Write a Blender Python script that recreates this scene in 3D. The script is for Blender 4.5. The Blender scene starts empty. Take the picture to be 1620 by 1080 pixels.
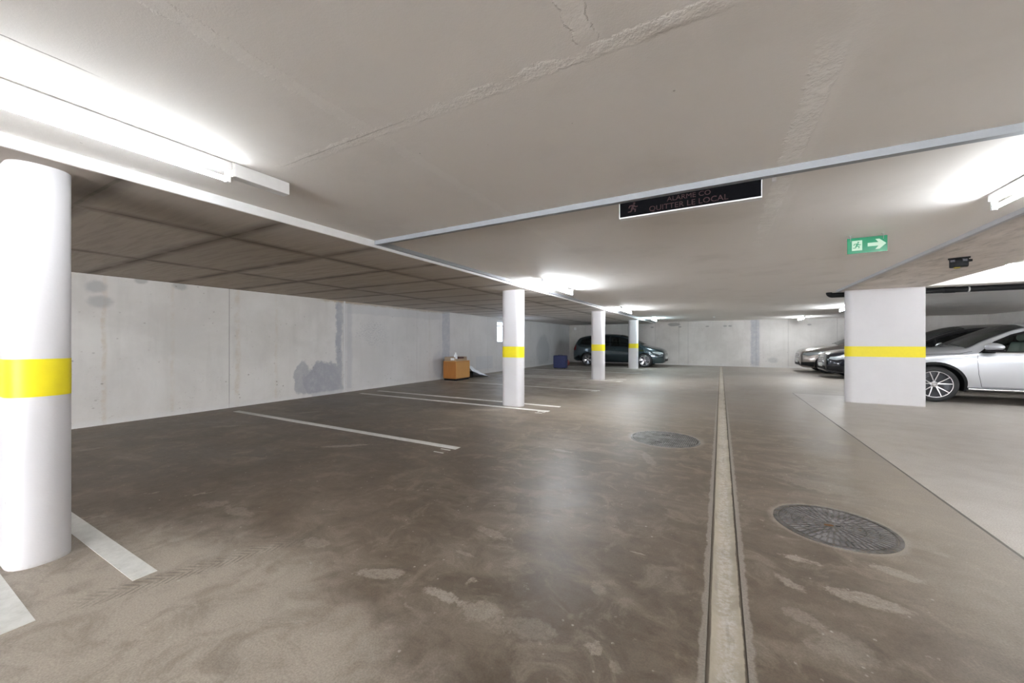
import bpy, bmesh, math, random
from math import sin, cos, pi, radians, atan2, sqrt
from mathutils import Vector, Matrix

random.seed(7)
scene = bpy.context.scene
COL = scene.collection

# ------------------------------------------------------------------ camera
cam_d = bpy.data.cameras.new('camera')
cam_d.sensor_width = 36.0
cam_d.lens = 600.0 * 36.0 / 1620.0
cam_d.clip_start = 0.05
cam_d.clip_end = 200
cam = bpy.data.objects.new('camera', cam_d)
COL.objects.link(cam)
cam.location = (0, 0, 1.25)
cam.rotation_euler = (radians(90), 0, radians(28.81))
scene.camera = cam

# ------------------------------------------------------------------ world, exposure
w = bpy.data.worlds.new('world')
scene.world = w
w.use_nodes = True
w.node_tree.nodes['Background'].inputs[0].default_value = (0.92, 0.95, 1.0, 1)
w.node_tree.nodes['Background'].inputs[1].default_value = 10.0
scene.view_settings.view_transform = 'Standard'
scene.view_settings.look = 'None'
scene.view_settings.exposure = 2.42
scene.view_settings.gamma = 1.0
scene.view_settings.use_curve_mapping = False
scene.cycles.max_bounces = 8
scene.cycles.diffuse_bounces = 6
scene.cycles.glossy_bounces = 4
scene.cycles.transmission_bounces = 6
scene.cycles.transparent_max_bounces = 8
scene.cycles.caustics_reflective = False
scene.cycles.caustics_refractive = False
scene.cycles.sample_clamp_indirect = 6.0

TUBE = 52.0          # emission of the fluorescent tubes
H = 2.31             # painted slab height
HL = 2.24            # lower bare slab over the left bays
HC = 2.62            # raised slab over the near right bays
XL, XR, YB, YN = -8.1, 9.2, 22.0, -10.5

# ------------------------------------------------------------------ node helper
class NT:
    def __init__(s, name):
        s.m = bpy.data.materials.new(name); s.m.use_nodes = True
        s.t = s.m.node_tree; s.n = s.t.nodes; s.l = s.t.links
        s.b = s.n['Principled BSDF']
        s._pos = None
    def put(s, sock, v):
        if v is None: return
        if isinstance(v, bpy.types.NodeSocket): s.l.new(v, sock)
        elif isinstance(v, (tuple, list)) and len(v) == 3 and sock.type == 'RGBA': sock.default_value = (*v, 1)
        else: sock.default_value = v
    def pos(s):
        if s._pos is None:
            g = s.n.new('ShaderNodeNewGeometry'); s._pos = g.outputs['Position']
            x = s.n.new('ShaderNodeSeparateXYZ'); s.l.new(s._pos, x.inputs[0])
            s.X, s.Y, s.Z = x.outputs
        return s._pos
    def m2(s, op, a, b=None, c=None, clamp=False):
        k = s.n.new('ShaderNodeMath'); k.operation = op; k.use_clamp = clamp
        s.put(k.inputs[0], a); s.put(k.inputs[1], b)
        if c is not None: s.put(k.inputs[2], c)
        return k.outputs[0]
    def add(s, a, b): return s.m2('ADD', a, b)
    def sub(s, a, b): return s.m2('SUBTRACT', a, b)
    def mul(s, a, b): return s.m2('MULTIPLY', a, b)
    def mx(s, a, b): return s.m2('MAXIMUM', a, b)
    def sm(s, v, a, b, lo=0.0, hi=1.0):
        k = s.n.new('ShaderNodeMapRange'); k.interpolation_type = 'SMOOTHSTEP'
        s.put(k.inputs[0], v); k.inputs[1].default_value = a; k.inputs[2].default_value = b
        k.inputs[3].default_value = lo; k.inputs[4].default_value = hi
        return k.outputs[0]
    def vec(s, sx, sy, sz, off=(0, 0, 0)):
        s.pos()
        k = s.n.new('ShaderNodeMapping'); s.l.new(s._pos, k.inputs[0])
        k.inputs['Scale'].default_value = (sx, sy, sz); k.inputs['Location'].default_value = off
        return k.outputs[0]
    def noise(s, scale, detail=4, vec=None, rough=0.55, dist=0.0):
        s.pos()
        k = s.n.new('ShaderNodeTexNoise')
        s.l.new(vec if vec is not None else s._pos, k.inputs['Vector'])
        k.inputs['Scale'].default_value = scale; k.inputs['Detail'].default_value = detail
        k.inputs['Roughness'].default_value = rough; k.inputs['Distortion'].default_value = dist
        return k.outputs[0]
    def vor(s, scale, vec=None, feature='F1'):
        s.pos()
        k = s.n.new('ShaderNodeTexVoronoi'); k.feature = feature
        s.l.new(vec if vec is not None else s._pos, k.inputs['Vector'])
        k.inputs['Scale'].default_value = scale
        return k.outputs['Distance']
    def mix(s, f, a, b):
        k = s.n.new('ShaderNodeMix'); k.data_type = 'RGBA'
        s.put(k.inputs[0], f); s.put(k.inputs[6], a); s.put(k.inputs[7], b)
        return k.outputs[2]
    def line(s, co, c, hw, soft):
        return s.sm(s.m2('ABSOLUTE', s.sub(co, c)), hw, hw + soft, 1.0, 0.0)
    def box1(s, co, a, b, soft):
        return s.mul(s.sm(co, a - soft, a + soft), s.sm(co, b - soft, b + soft, 1.0, 0.0))
    def blob(s, a, b, ca, cb, ra, rb, n=None, k=0.0, soft=0.15, rot=0.0):
        da, db = s.sub(a, ca), s.sub(b, cb)
        if rot:
            c_, s_ = cos(rot), sin(rot)
            da, db = s.add(s.mul(da, c_), s.mul(db, s_)), s.sub(s.mul(db, c_), s.mul(da, s_))
        da = s.mul(da, 1 / ra); db = s.mul(db, 1 / rb)
        d = s.m2('SQRT', s.add(s.mul(da, da), s.mul(db, db)))
        if n is not None: d = s.add(d, s.mul(s.sub(n, 0.5), k))
        return s.sm(d, 1 - soft, 1 + soft, 1.0, 0.0)
    def bump(s, h, dist=0.01, strength=1.0):
        k = s.n.new('ShaderNodeBump'); s.l.new(h, k.inputs['Height'])
        k.inputs['Distance'].default_value = dist; k.inputs['Strength'].default_value = strength
        s.l.new(k.outputs[0], s.b.inputs['Normal'])
    def out(s, col=None, rough=None, metal=None, coat=None):
        s.put(s.b.inputs['Base Color'], col); s.put(s.b.inputs['Roughness'], rough)
        s.put(s.b.inputs['Metallic'], metal)
        if coat is not None:
            s.b.inputs['Coat Weight'].default_value = coat; s.b.inputs['Coat Roughness'].default_value = 0.04
        return s.m

def plain(name, col, rough=0.5, metal=0.0, coat=None, var=0.08, scale=20):
    t = NT(name)
    n = t.noise(scale, 3)
    c2 = tuple(max(0, c * (1 - var)) for c in col)
    return t.out(t.mix(n, tuple(min(1, c * (1 + var * .5)) for c in col), c2), rough, metal, coat)

def emit(name, col, st, base=(0.8, 0.8, 0.8)):
    t = NT(name)
    t.put(t.b.inputs['Base Color'], base)
    t.b.inputs['Emission Color'].default_value = (*col, 1)
    t.b.inputs['Emission Strength'].default_value = st
    return t.m

def glass(name, tint, rough=0.02, trans=0.55):
    t = NT(name)
    mixs = t.n.new('ShaderNodeMixShader')
    tr = t.n.new('ShaderNodeBsdfTransparent'); tr.inputs[0].default_value = (*tint, 1)
    gl = t.n.new('ShaderNodeBsdfGlossy'); gl.inputs['Roughness'].default_value = rough
    fr = t.n.new('ShaderNodeFresnel'); fr.inputs[0].default_value = 1.5
    f = t.m2('MULTIPLY_ADD', fr.outputs[0], 0.9, 0.02, clamp=True)
    t.l.new(f, mixs.inputs[0]); t.l.new(tr.outputs[0], mixs.inputs[1]); t.l.new(gl.outputs[0], mixs.inputs[2])
    t.l.new(mixs.outputs[0], t.n['Material Output'].inputs[0])
    return t.m

# ------------------------------------------------------------------ surface materials
# mineral stains on the floor: x, y, half length, half width, direction, strength
STAINS = [(-1.217, 1.475, .122, .035, -.0, .8), (-.977, 1.472, .091, .07, .18, .45), (-1.138, 1.642, .048, .025, 1.15, .6), (-1.022, 1.353, .025, .02, .65, .5), (-1.603, 1.451, .151, .045, .43, .6), (-1.327, 1.353, .081, .02, -.41, .35), (-1.312, 2.106, .13, .04, -.1, .4), (-1.497, 2.03, .023, .02, .14, .6), (-.423, 2.327, .05, .012, .02, .6), (-.654, 1.493, .028, .035, .5, .35), (-.456, 1.521, .036, .045, .5, .55), (-.346, 1.469, .028, .035, .5, .3), (-.231, 1.606, .02, .025, .5, .3), (-.168, 1.658, .014, .018, .5, .3), (-.542, 1.897, .04, .05, .5, .3), (-.738, 1.479, .136, .06, .11, .3), (-1.311, 1.82, .08, .02, -.12, .4), (.403, 2.701, .113, .03, -.06, .7), (.315, 2.414, .072, .035, -.79, .6), (.613, 2.431, .147, .06, -.06, .65), (.826, 2.79, .108, .045, -.31, .6), (.333, 2.972, .052, .02, -.16, .6), (1.288, 6.06, .127, .12, -.26, .55), (1.419, 7.301, .24, .15, -.99, .5), (1.153, 3.167, .062, .03, -.19, .35), (.328, 2.14, .077, .05, -.59, .35), (.453, 2.016, .082, .09, -.64, .3), (.34, 1.945, .055, .03, -1.15, .3), (.768, 4.148, .286, .15, -.23, .3), (-3.957, 3.012, .303, .05, .69, .7), (-6.426, 1.474, .149, .05, 1.26, .4), (-4.124, 1.299, .133, .02, .91, .6), (-3.746, 1.492, .093, .025, .93, .55), (-6.387, 2.876, .202, .06, .71, .4), (-6.37, 4.142, .204, .06, 1.13, .4), (-3.42, 1.45, .119, .06, .5, .3), (-2.211, 1.476, .106, .05, .07, .4), (-3.913, .927, .118, .03, .75, .4), (-3.104, 1.476, .153, .05, .08, .3), (-1.585, 4.078, .124, .04, -.15, .6), (-.664, 4.228, .239, .05, -1.22, .4), (-3.498, 4.28, .243, .06, .83, .4), (-3.778, 5.848, .318, .08, .5, .5)]
def mat_floor():
    t = NT('floor_concrete'); t.pos(); X, Y = t.X, t.Y
    big = t.noise(0.55, 5, rough=0.6, dist=0.6)
    mid = t.noise(1.9, 6, rough=0.62, dist=0.5)
    fine = t.noise(14, 6, rough=0.7)
    grit = t.noise(120, 3, rough=0.7)
    sw = t.noise(1.3, 5, vec=t.vec(0.55, 1.7, 1), rough=0.6, dist=1.2)
    base = t.mix(t.sm(big, .36, .64), (0.100, 0.073, 0.050), (0.165, 0.126, 0.094))
    base = t.mix(t.mul(t.sm(sw, .45, .68), .55), base, (0.255, 0.208, 0.162))
    base = t.mix(t.mul(t.sm(t.noise(1.5, 3, rough=.5), .28, .55, 1, 0), .5), base, (0.125, 0.098, 0.074))
    base = t.mix(t.mul(t.sm(t.add(Y, t.mul(big, 1.2)), 5.5, 11.0), .70), base, (0.41, 0.375, 0.335))  # far floor coloured paler to bounce more light up to the ceiling
    cl = t.noise(4.5, 7, rough=.68, dist=.8)
    base = t.mix(t.sm(cl, .48, .66, 0, .48), base, (0.32, 0.27, 0.215))
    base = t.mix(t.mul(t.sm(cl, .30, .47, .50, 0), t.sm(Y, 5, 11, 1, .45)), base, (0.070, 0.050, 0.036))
    # darker floor in the bays at the left
    base = t.mix(t.mul(t.box1(X, -7.6, -2.6, .5), t.mul(t.sm(mid, .35, .6, 1, .25), .65)), base, (0.075, 0.052, 0.034))
    # paler strip in the foreground at the left
    n2 = t.noise(2.6, 5, rough=.65)
    base = t.mix(t.mul(t.blob(X, Y, -2.2, .55, 1.5, .75, n2, 1.1, .35), t.sm(cl, .32, .58, .5, .95)), base, (0.42, 0.365, 0.31))
    # right part, paler
    rt = t.sm(t.add(X, t.mul(t.sub(n2, .5), .7)), .5, 1.4)
    base = t.mix(t.mul(rt, .6), base, (0.42, 0.375, 0.325))
    slab = t.mul(t.sm(X, 1.52, 1.54), t.sm(Y, 11.28, 11.32, 1, 0))
    base = t.mix(t.mul(slab, t.sm(n2, .2, .7, .55, .95)), base, (0.55, 0.515, 0.475))
    # mineral patches with ragged edges
    rag = t.noise(10, 10, rough=.78)
    at = t.n.new('ShaderNodeAttribute'); at.attribute_name = 'stain_distance'
    as_ = t.n.new('ShaderNodeAttribute'); as_.attribute_name = 'stain_strength'
    sd = t.add(at.outputs['Fac'], t.mul(t.sub(rag, .5), 2.8))
    acc = t.mul(t.sm(sd, .84, 1.16, 1.0, 0.0), as_.outputs['Fac'])
    gen = t.mul(t.mul(t.sm(rag, .60, .64), t.sm(mid, .50, .62)), t.sm(X, -1.5, .6, .25, .75))
    acc = t.mul(acc, t.sm(t.noise(38, 5, rough=.75), .30, .56, .35, 1.0))
    acc = t.mx(acc, gen)
    base = t.mix(acc, base, (0.43, 0.385, 0.325))
    # pale chipped margins of the channel
    wob = t.mul(t.sub(t.noise(9, 5, rough=.7), .5), .05)
    Xw = t.add(X, wob)
    base = t.mix(t.mul(t.line(Xw, .02, .092, .012), .6), base, (0.40, 0.365, 0.32))
    # pale mortar rings around the covers
    base = t.mix(t.mul(t.blob(X, Y, .67, 3.30, .362, .362, rag, .25, .06), .5), base, (0.40, 0.36, 0.31))
    base = t.mix(t.mul(t.blob(X, Y, -.63, 5.21, .45, .44, rag, .30, .06), .40), base, (0.40, 0.36, 0.31))
    # tyre print
    th = radians(68)
    ux = t.add(t.mul(t.sub(X, -2.5), cos(th)), t.mul(t.sub(Y, 1.05), sin(th)))
    uy = t.sub(t.mul(t.sub(Y, 1.05), cos(th)), t.mul(t.sub(X, -2.5), sin(th)))
    tread = t.sm(t.m2('SINE', t.mul(t.add(ux, t.mul(t.m2('ABSOLUTE', uy), 1.2)), 150)), -.1, .5)
    band = t.mul(t.line(uy, 0, .055, .015), t.mul(t.box1(ux, -.5, .5, .1), t.sm(rag, .35, .6)))
    base = t.mix(t.mul(t.mul(tread, band), .55), base, (0.10, 0.085, 0.07))
    # slab joints
    j = t.mul(t.line(X, 1.53, .006, .006), t.mul(t.sm(Y, 11.30, 11.34, 1, 0), 1.0))
    j2 = t.mul(t.line(Y, 11.32, .006, .006), t.sm(X, 1.52, 1.53))
    jj = t.mx(j, j2)
    base = t.mix(t.mul(jj, .85), base, (0.05, 0.04, 0.032))
    # specks
    sp = t.mul(t.sm(t.vor(13), .06, .11, 1, 0), t.sm(fine, .46, .58))
    base = t.mix(t.mul(sp, .7), base, (0.50, 0.46, 0.41))
    base = t.mix(t.sm(grit, .35, .65, .28, 0), base, (0.05, 0.04, 0.03))
    base = t.mix(t.mul(t.sm(fine, .3, .7), .10), base, (0.36, 0.32, 0.27))
    ro = t.add(t.add(t.sm(big, .3, .7, .40, .50), t.mul(t.sub(cl, .5), .25)), t.mul(acc, .15))
    ro = t.add(ro, t.mul(t.sub(fine, .5), .06))
    h = t.add(t.mul(fine, .35), t.add(t.mul(grit, .12), t.mul(acc, .25)))
    h = t.sub(h, t.mul(jj, 3))
    t.bump(h, .0022, .7)
    t.b.inputs['Specular IOR Level'].default_value = .22
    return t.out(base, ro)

def mat_ceiling():
    t = NT('painted_slab'); t.pos(); X, Y = t.X, t.Y
    n = t.noise(1.2, 5, rough=.6); f = t.noise(30, 5, rough=.7); g = t.noise(160, 2)
    st = t.noise(5, 4, vec=t.vec(1.0, .12, 1))
    base = t.mix(n, (0.76, 0.725, 0.69), (0.69, 0.655, 0.62))
    rag = t.noise(8, 6, rough=.7)
    w1 = t.mul(t.sub(rag, .5), .10)
    Xw, Yw = t.add(X, w1), t.add(Y, w1)
    js = []
    js.append(t.mul(t.line(Yw, 1.36, .022, .02), t.mul(t.sm(rag, .35, .65, .1, 1), t.mul(t.sm(X, -2.6, -1.4, .15, 1), t.sm(X, -.3, .3, 1, .15)))))
    js.append(t.mul(t.line(Xw, -.41, .035, .01), t.sm(Y, 1.25, 1.34, 1, 0)))
    js.append(t.mul(t.line(Xw, .36, .045, .02), t.mul(t.sm(rag, .35, .6), t.mul(t.sm(Y, 1.6, 1.9), t.sm(Y, 4.8, 5.6, 1, 0)))))
    js.append(t.mul(t.mul(t.line(Xw, -1.55, .03, .02), .35), t.sm(Y, 3, 8, 1, 0)))
    js.append(t.mul(t.line(Yw, 7.5, .02, .04), .35))
    js.append(t.mul(t.line(Yw, 13.3, .02, .04), .35))
    js.append(t.mul(t.line(Xw, .42, .02, .04), .3))
    base = t.mix(t.mul(t.sm(Y, 2.2, 6.0), .9), base, (0.90, 0.87, 0.845))  # far ceiling coloured paler to make up for the weak light there
    acc = None
    for j in js: acc = j if acc is None else t.mx(acc, j)
    crack = t.mul(t.line(t.add(X, t.mul(t.sub(rag, .5), .02)), -2.18, .002, .003), t.sm(Y, .45, .56, 1, 0))
    crack = t.mx(crack, t.mul(t.line(t.add(Y, t.mul(t.sub(rag, .5), .02)), 1.345, .0015, .003), t.mul(t.mul(t.sm(X, -2.4, -2.2), t.sm(X, -1.6, -1.1, 1, 0)), .5)))
    pits = t.mul(t.sm(t.vor(5), .022, .034, 1, 0), t.sm(t.noise(2.1, 2), .44, .56))
    base = t.mix(t.mul(acc, t.mul(rag, .6)), base, (0.93, 0.91, 0.88))
    dirt = t.mul(t.sm(n, .5, .75), .2)
    base = t.mix(dirt, base, (0.5, 0.47, 0.43))
    base = t.mix(t.mul(t.mx(crack, t.mul(pits, .6)), .75), base, (0.16, 0.13, 0.11))
    h = t.add(t.mul(f, .3), t.mul(g, .15))
    h = t.add(h, t.mul(st, .35))
    h = t.add(h, t.mul(acc, t.mul(rag, 2.0)))
    h = t.sub(h, t.mul(pits, 1.5))
    t.bump(h, .004, .65)
    t.b.inputs['Specular IOR Level'].default_value = .25
    return t.out(base, .75)

def mat_bareslab():
    t = NT('bare_formwork_slab'); t.pos(); X, Y = t.X, t.Y
    n = t.noise(1.1, 5, rough=.6); f = t.noise(40, 4)
    grain = t.noise(6, 5, vec=t.vec(.35, 4.0, 1), rough=.6, dist=.4)
    # each panel has its own tone
    k = t.n.new('ShaderNodeTexWhiteNoise'); k.noise_dimensions = '2D'
    cx = t.n.new('ShaderNodeCombineXYZ')
    t.put(cx.inputs[0], t.m2('FLOOR', t.mul(t.add(X, 20.1), .5)))
    t.put(cx.inputs[1], t.m2('FLOOR', t.mul(t.add(Y, 16.58), 1 / .97)))
    t.l.new(cx.outputs[0], k.inputs['Vector'])
    pt = k.outputs['Value']
    base = t.mix(n, (0.46, 0.385, 0.305), (0.34, 0.275, 0.21))
    base = t.mix(t.mul(pt, .5), base, (0.54, 0.47, 0.39))
    base = t.mix(t.sm(grain, .4, .7, 0, .40), base, (0.18, 0.135, 0.095))
    # paler zone by the aisle edge and at the ends
    base = t.mix(t.mul(t.sm(X, -4.1, -3.3), .6), base, (0.50, 0.45, 0.40))
    base = t.mix(t.mul(t.sm(Y, 4, 12), .85), base, (0.80, 0.77, 0.76))  # far end of the slab lightened in colour, standing in for missing light
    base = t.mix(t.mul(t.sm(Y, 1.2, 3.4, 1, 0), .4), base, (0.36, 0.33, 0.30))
    wob = t.mul(t.sub(n, .5), .06)
    mx = t.m2('ABSOLUTE', t.sub(t.m2('FRACT', t.mul(t.add(t.add(X, wob), 20.1), .5)), .5))   # .5 at joint
    my = t.m2('ABSOLUTE', t.sub(t.m2('FRACT', t.mul(t.add(t.add(Y, wob), 16.58), 1 / .97)), .5))
    jx = t.mx(t.sm(mx, .486, .496), t.mul(t.sm(mx, .43, .5), .7))
    jy = t.mx(t.sm(my, .472, .493), t.mul(t.sm(my, .37, .5), .75))
    j = t.mx(jx, jy)
    base = t.mix(t.mul(j, t.sm(t.noise(2.3, 3), .3, .6, .45, .85)), base, (0.075, 0.055, 0.038))
    t.bump(t.add(t.mul(f, .2), t.sub(t.mul(pt, .4), t.mul(j, .8))), .004, .6)
    t.b.inputs['Specular IOR Level'].default_value = .3
    return t.out(base, .7)

def mat_soffit():
    t = NT('rough_soffit'); t.pos()
    n = t.noise(2.0, 6, rough=.65, dist=.8); g = t.noise(5, 6, vec=t.vec(2.2, .4, 1), rough=.65)
    b = t.mix(t.sm(n, .3, .7), (0.76, 0.70, 0.66), (0.60, 0.54, 0.50))
    b = t.mix(t.sm(g, .50, .72, 0, .45), b, (0.17, 0.15, 0.14))
    b = t.mix(t.mul(t.sm(t.X, 2.16, 2.42, 1, 0), .35), b, (0.2, 0.19, 0.18))
    t.bump(t.add(n, g), .004, .5)
    return t.out(b, .8)

def mat_wall(kind):
    t = NT('wall_concrete_' + kind); t.pos(); Z = t.Z
    A = t.Y if kind == 'left' else t.X
    n = t.noise(.9, 6, rough=.6, dist=.3); f = t.noise(25, 5, rough=.7)
    vs = t.noise(7, 3, vec=t.vec(1, 1, .12), rough=.5)
    base = t.mix(t.sm(n, .3, .7), (0.60, 0.575, 0.55), (0.50, 0.475, 0.45))
    base = t.mix(t.mul(t.sm(vs, .5, .75), .16), base, (0.36, 0.345, 0.32))
    rag = t.noise(6, 9, rough=.75)
    rb = t.noise(3, 5, rough=.6)
    aw = t.add(A, t.mul(t.sub(rb, .5), .12))
    if kind == 'left':
        for c, hw, st in ((2.04, .03, .35), (3.83, .05, .35), (4.55, .03, .22), (2.85, .03, .2), (9.3, .04, .25)):
            base = t.mix(t.mul(t.mul(t.line(aw, c, hw * .3, hw), st), t.sm(rag, .35, .65)), base, (0.42, 0.30, 0.17))
        # damp stain
        blob = t.mx(t.blob(A, Z, 5.62, .34, .50, .42, t.add(t.mul(rb, .7), t.mul(rag, .3)), 1.3, .07), t.mul(t.blob(A, Z, 5.12, .42, .20, .38, t.add(t.mul(rb, .7), t.mul(rag, .3)), 1.3, .10), .8))
        blob = t.mx(blob, t.mul(t.line(t.add(aw, t.mul(t.sub(rag, .5), .16)), 6.04, .05, .07), .95))
        base = t.mix(t.mul(blob, t.sm(rag, .25, .6, .65, .9)), base, (0.255, 0.255, 0.285))
        base = t.mix(t.mul(t.line(aw, 6.32, .03, .10), .45), base, (0.30, 0.30, 0.34))
        base = t.mix(t.mul(t.line(aw, 10.12, .17, .06), t.sm(rag, .3, .6, .35, .85)), base, (0.29, 0.29, 0.34))
        base = t.mix(t.mul(t.blob(A, Z, 9.75, .5, .3, .45, rb, 1.2, .2), .5), base, (0.33, 0.33, 0.37))
        base = t.mix(t.mul(t.mul(t.box1(A, 6.2, 9.9, .15), t.sm(t.add(Z, t.mul(rb, .12)), 1.99, 2.03)), .4), base, (0.34, 0.34, 0.35))
        base = t.mix(t.mul(t.mul(t.box1(A, 5.6, 10.0, .3), t.sm(t.add(Z, t.mul(rag, .16)), 2.24, 2.30)), .8), base, (0.30, 0.20, 0.09))
        base = t.mix(t.mul(t.mul(t.blob(A, Z, 7.1, 1.45, .5, .28, rag, 2, .3), t.sm(t.noise(22, 5, vec=t.vec(1, 1, 2.5)), .5, .6)), .55), base, (0.25, 0.25, 0.26))
        base = t.mix(t.mul(t.mx(t.blob(A, Z, 1.95, 2.06, .11, .09, rag, 1.2, .35), t.blob(A, Z, 2.0, 1.84, .12, .09, rag, 1.2, .4)), .6), base, (0.30, 0.295, 0.30))
        base = t.mix(t.mul(t.mx(t.blob(A, Z, 2.95, 2.2, .10, .07, rag, 1.2, .35), t.blob(A, Z, 2.45, 2.22, .08, .05, rag, 1.2, .35)), .6), base, (0.28, 0.275, 0.27))
        base = t.mix(t.mul(t.mul(t.box1(A, 11.9, 13.1, .01), t.box1(Z, .18, .68, .01)), .5), base, (0.40, 0.42, 0.45))
        base = t.mix(t.mul(t.blob(A, Z, 18.1, .7, .8, .9, rb, .7, .2), .5), base, (0.20, 0.20, 0.20))
        joints = (3.69, 6.15, 6.20, 8.72, 12.72, 15.2, 16.6, 18.9, 20.4)
        white = t.mul(t.line(A, 6.19, .018, .01), .8)
        base = t.mix(white, base, (0.62, 0.62, 0.62))
    else:
        base = t.mix(t.mul(t.mul(t.box1(aw, 1.30, 1.66, .05), t.sm(rag, .3, .6, .4, .9)), .9), base, (0.33, 0.33, 0.37))
        base = t.mix(t.mul(t.blob(A, Z, 2.2, .35, .2, .13, rag, 1.2, .35), .5), base, (0.33, 0.33, 0.34))
        for c in (-3.3, -1.9, -.6, .2, .42, 3.6):
            base = t.mix(t.mul(t.blob(A, Z, c, 2.03, .08, .04, rag, 1.2, .35), .6), base, (0.2, 0.2, 0.2))
        base = t.mix(t.mul(t.blob(A, Z, -2.2, 2.16, .3, .09, rb, .8, .2), .65), base, (0.2, 0.2, 0.2))
        joints = (-6.4, -4.6, -3.15, -1.95, -1.5, 1.52, 2.8, 4.6, 6.9)
    acc = None
    for c in joints:
        m = t.line(A, c, .004, .006)
        acc = m if acc is None else t.mx(acc, m)
    acc = t.mul(acc, t.sm(vs, .3, .55, .3, .9))
    base = t.mix(t.mul(acc, .65), base, (0.20, 0.19, 0.18))
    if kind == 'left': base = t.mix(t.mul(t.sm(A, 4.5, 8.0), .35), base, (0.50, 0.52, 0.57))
    # blow holes and worn pock marks, denser low down
    pv = t.vor(8, vec=t.vec(1, 1, 1.3))
    dens = t.mul(t.sm(t.noise(1.7, 3), .40, .60), t.sm(Z, .1, 1.6, 1, .6))
    pits = t.mul(t.sm(pv, .06, .17, 1, 0), dens)
    pits = t.mul(pits, t.sm(t.noise(9, 2), .42, .52))
    streak = t.mul(t.sm(t.noise(60, 4, vec=t.vec(.6, .6, 1.6)), .58, .66), t.mul(dens, t.sm(rag, .5, .62)))
    pits = t.mx(pits, t.mul(streak, t.sm(Z, .2, 1.2, .8, .1)))
    base = t.mix(t.mul(pits, .8), base, (0.20, 0.18, 0.155))
    # mortar fillet at the foot
    base = t.mix(t.mul(t.sm(t.add(Z, t.mul(rag, .10)), .10, .16, 1, 0), .55), base, (0.56, 0.55, 0.54))
    t.bump(t.sub(t.add(t.mul(f, .3), t.mul(rb, .5)), t.add(t.mul(pits, 1.2), t.mul(acc, 1.2))), .005, .6)
    t.b.inputs['Specular IOR Level'].default_value = .3
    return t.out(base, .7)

def mat_column():
    t = NT('white_column_paint'); t.pos()
    n = t.noise(3, 5); f = t.noise(45, 4, rough=.7)
    b = t.mix(n, (0.56, 0.545, 0.555), (0.50, 0.485, 0.495))
    sp = t.mul(t.sm(t.vor(14, vec=t.vec(1, 1, .8)), .04, .10, 1, 0), t.sm(t.noise(6, 2), .54, .62))
    sp = t.mul(sp, t.sm(t.Z, .0, .9, 1, .35))
    b = t.mix(t.mul(sp, .65), b, (0.3, 0.28, 0.27))
    b = t.mix(t.mul(t.sm(t.add(t.Z, t.mul(f, .05)), .02, .05, 1, 0), .5), b, (0.35, 0.32, 0.29))
    b = t.mix(t.mul(t.sm(t.Z, 0, .5, 1, 0), t.mul(n, .3)), b, (0.5, 0.48, 0.45))
    t.bump(f, .002, .4)
    return t.out(b, .5)

def mat_gutter():
    t = NT('gutter_cement'); t.pos()
    n = t.noise(3, 6, rough=.7); f = t.noise(40, 5, rough=.7)
    xs = t.noise(6, 4, vec=t.vec(4, .5, 1))
    b = t.mix(t.sm(n, .35, .65), (0.43, 0.375, 0.29), (0.33, 0.285, 0.215))
    mid = t.mul(t.line(t.add(t.X, t.mul(t.sub(n, .5), .05)), .022, .018, .035), t.sm(f, .35, .75))
    b = t.mix(t.mul(mid, .7), b, (0.62, 0.61, 0.60))
    b = t.mix(t.mul(t.sm(xs, .55, .75), .4), b, (0.16, 0.13, 0.10))
    b = t.mix(t.mx(t.line(t.add(t.X, t.mul(t.sub(n, .5), .015)), -.047, .006, .006), t.line(t.add(t.X, t.mul(t.sub(n, .5), .03)), .088, .004, .006)), b, (0.12, 0.095, 0.07))
    t.bump(f, .002, .4)
    return t.out(b, .5)

def mat_wood(name, c1, c2):
    t = NT(name); t.pos()
    g = t.noise(8, 4, vec=t.vec(3, 3, .35))
    return t.out(t.mix(g, c1, c2), .4)

def mat_iron(name, c1, c2, rust=0.35):
    t = NT(name); t.pos()
    n = t.noise(9, 5, rough=.7); f = t.noise(60, 3)
    b = t.mix(t.sm(n, .35, .65), c1, c2)
    b = t.mix(t.mul(t.sm(f, .5, .7), rust), b, (0.23, 0.15, 0.08))
    t.bump(f, .001, .6)
    return t.out(b, t.sm(n, .3, .7, .35, .6), .55)

def mat_paint(name, col, rough=.25, metal=.4):
    t = NT(name); t.pos()
    n = t.noise(900, 1)
    b = t.mix(n, tuple(c * 1.05 for c in col), tuple(c * .93 for c in col))
    g = t.n.new('ShaderNodeNewGeometry')
    b = t.mix(g.outputs['Backfacing'], b, (0.03, 0.03, 0.03))      # dark headliner on the inner side of the shell
    mt = t.sub(metal, t.mul(g.outputs['Backfacing'], metal))
    return t.out(b, rough, mt, 1.0)

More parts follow.
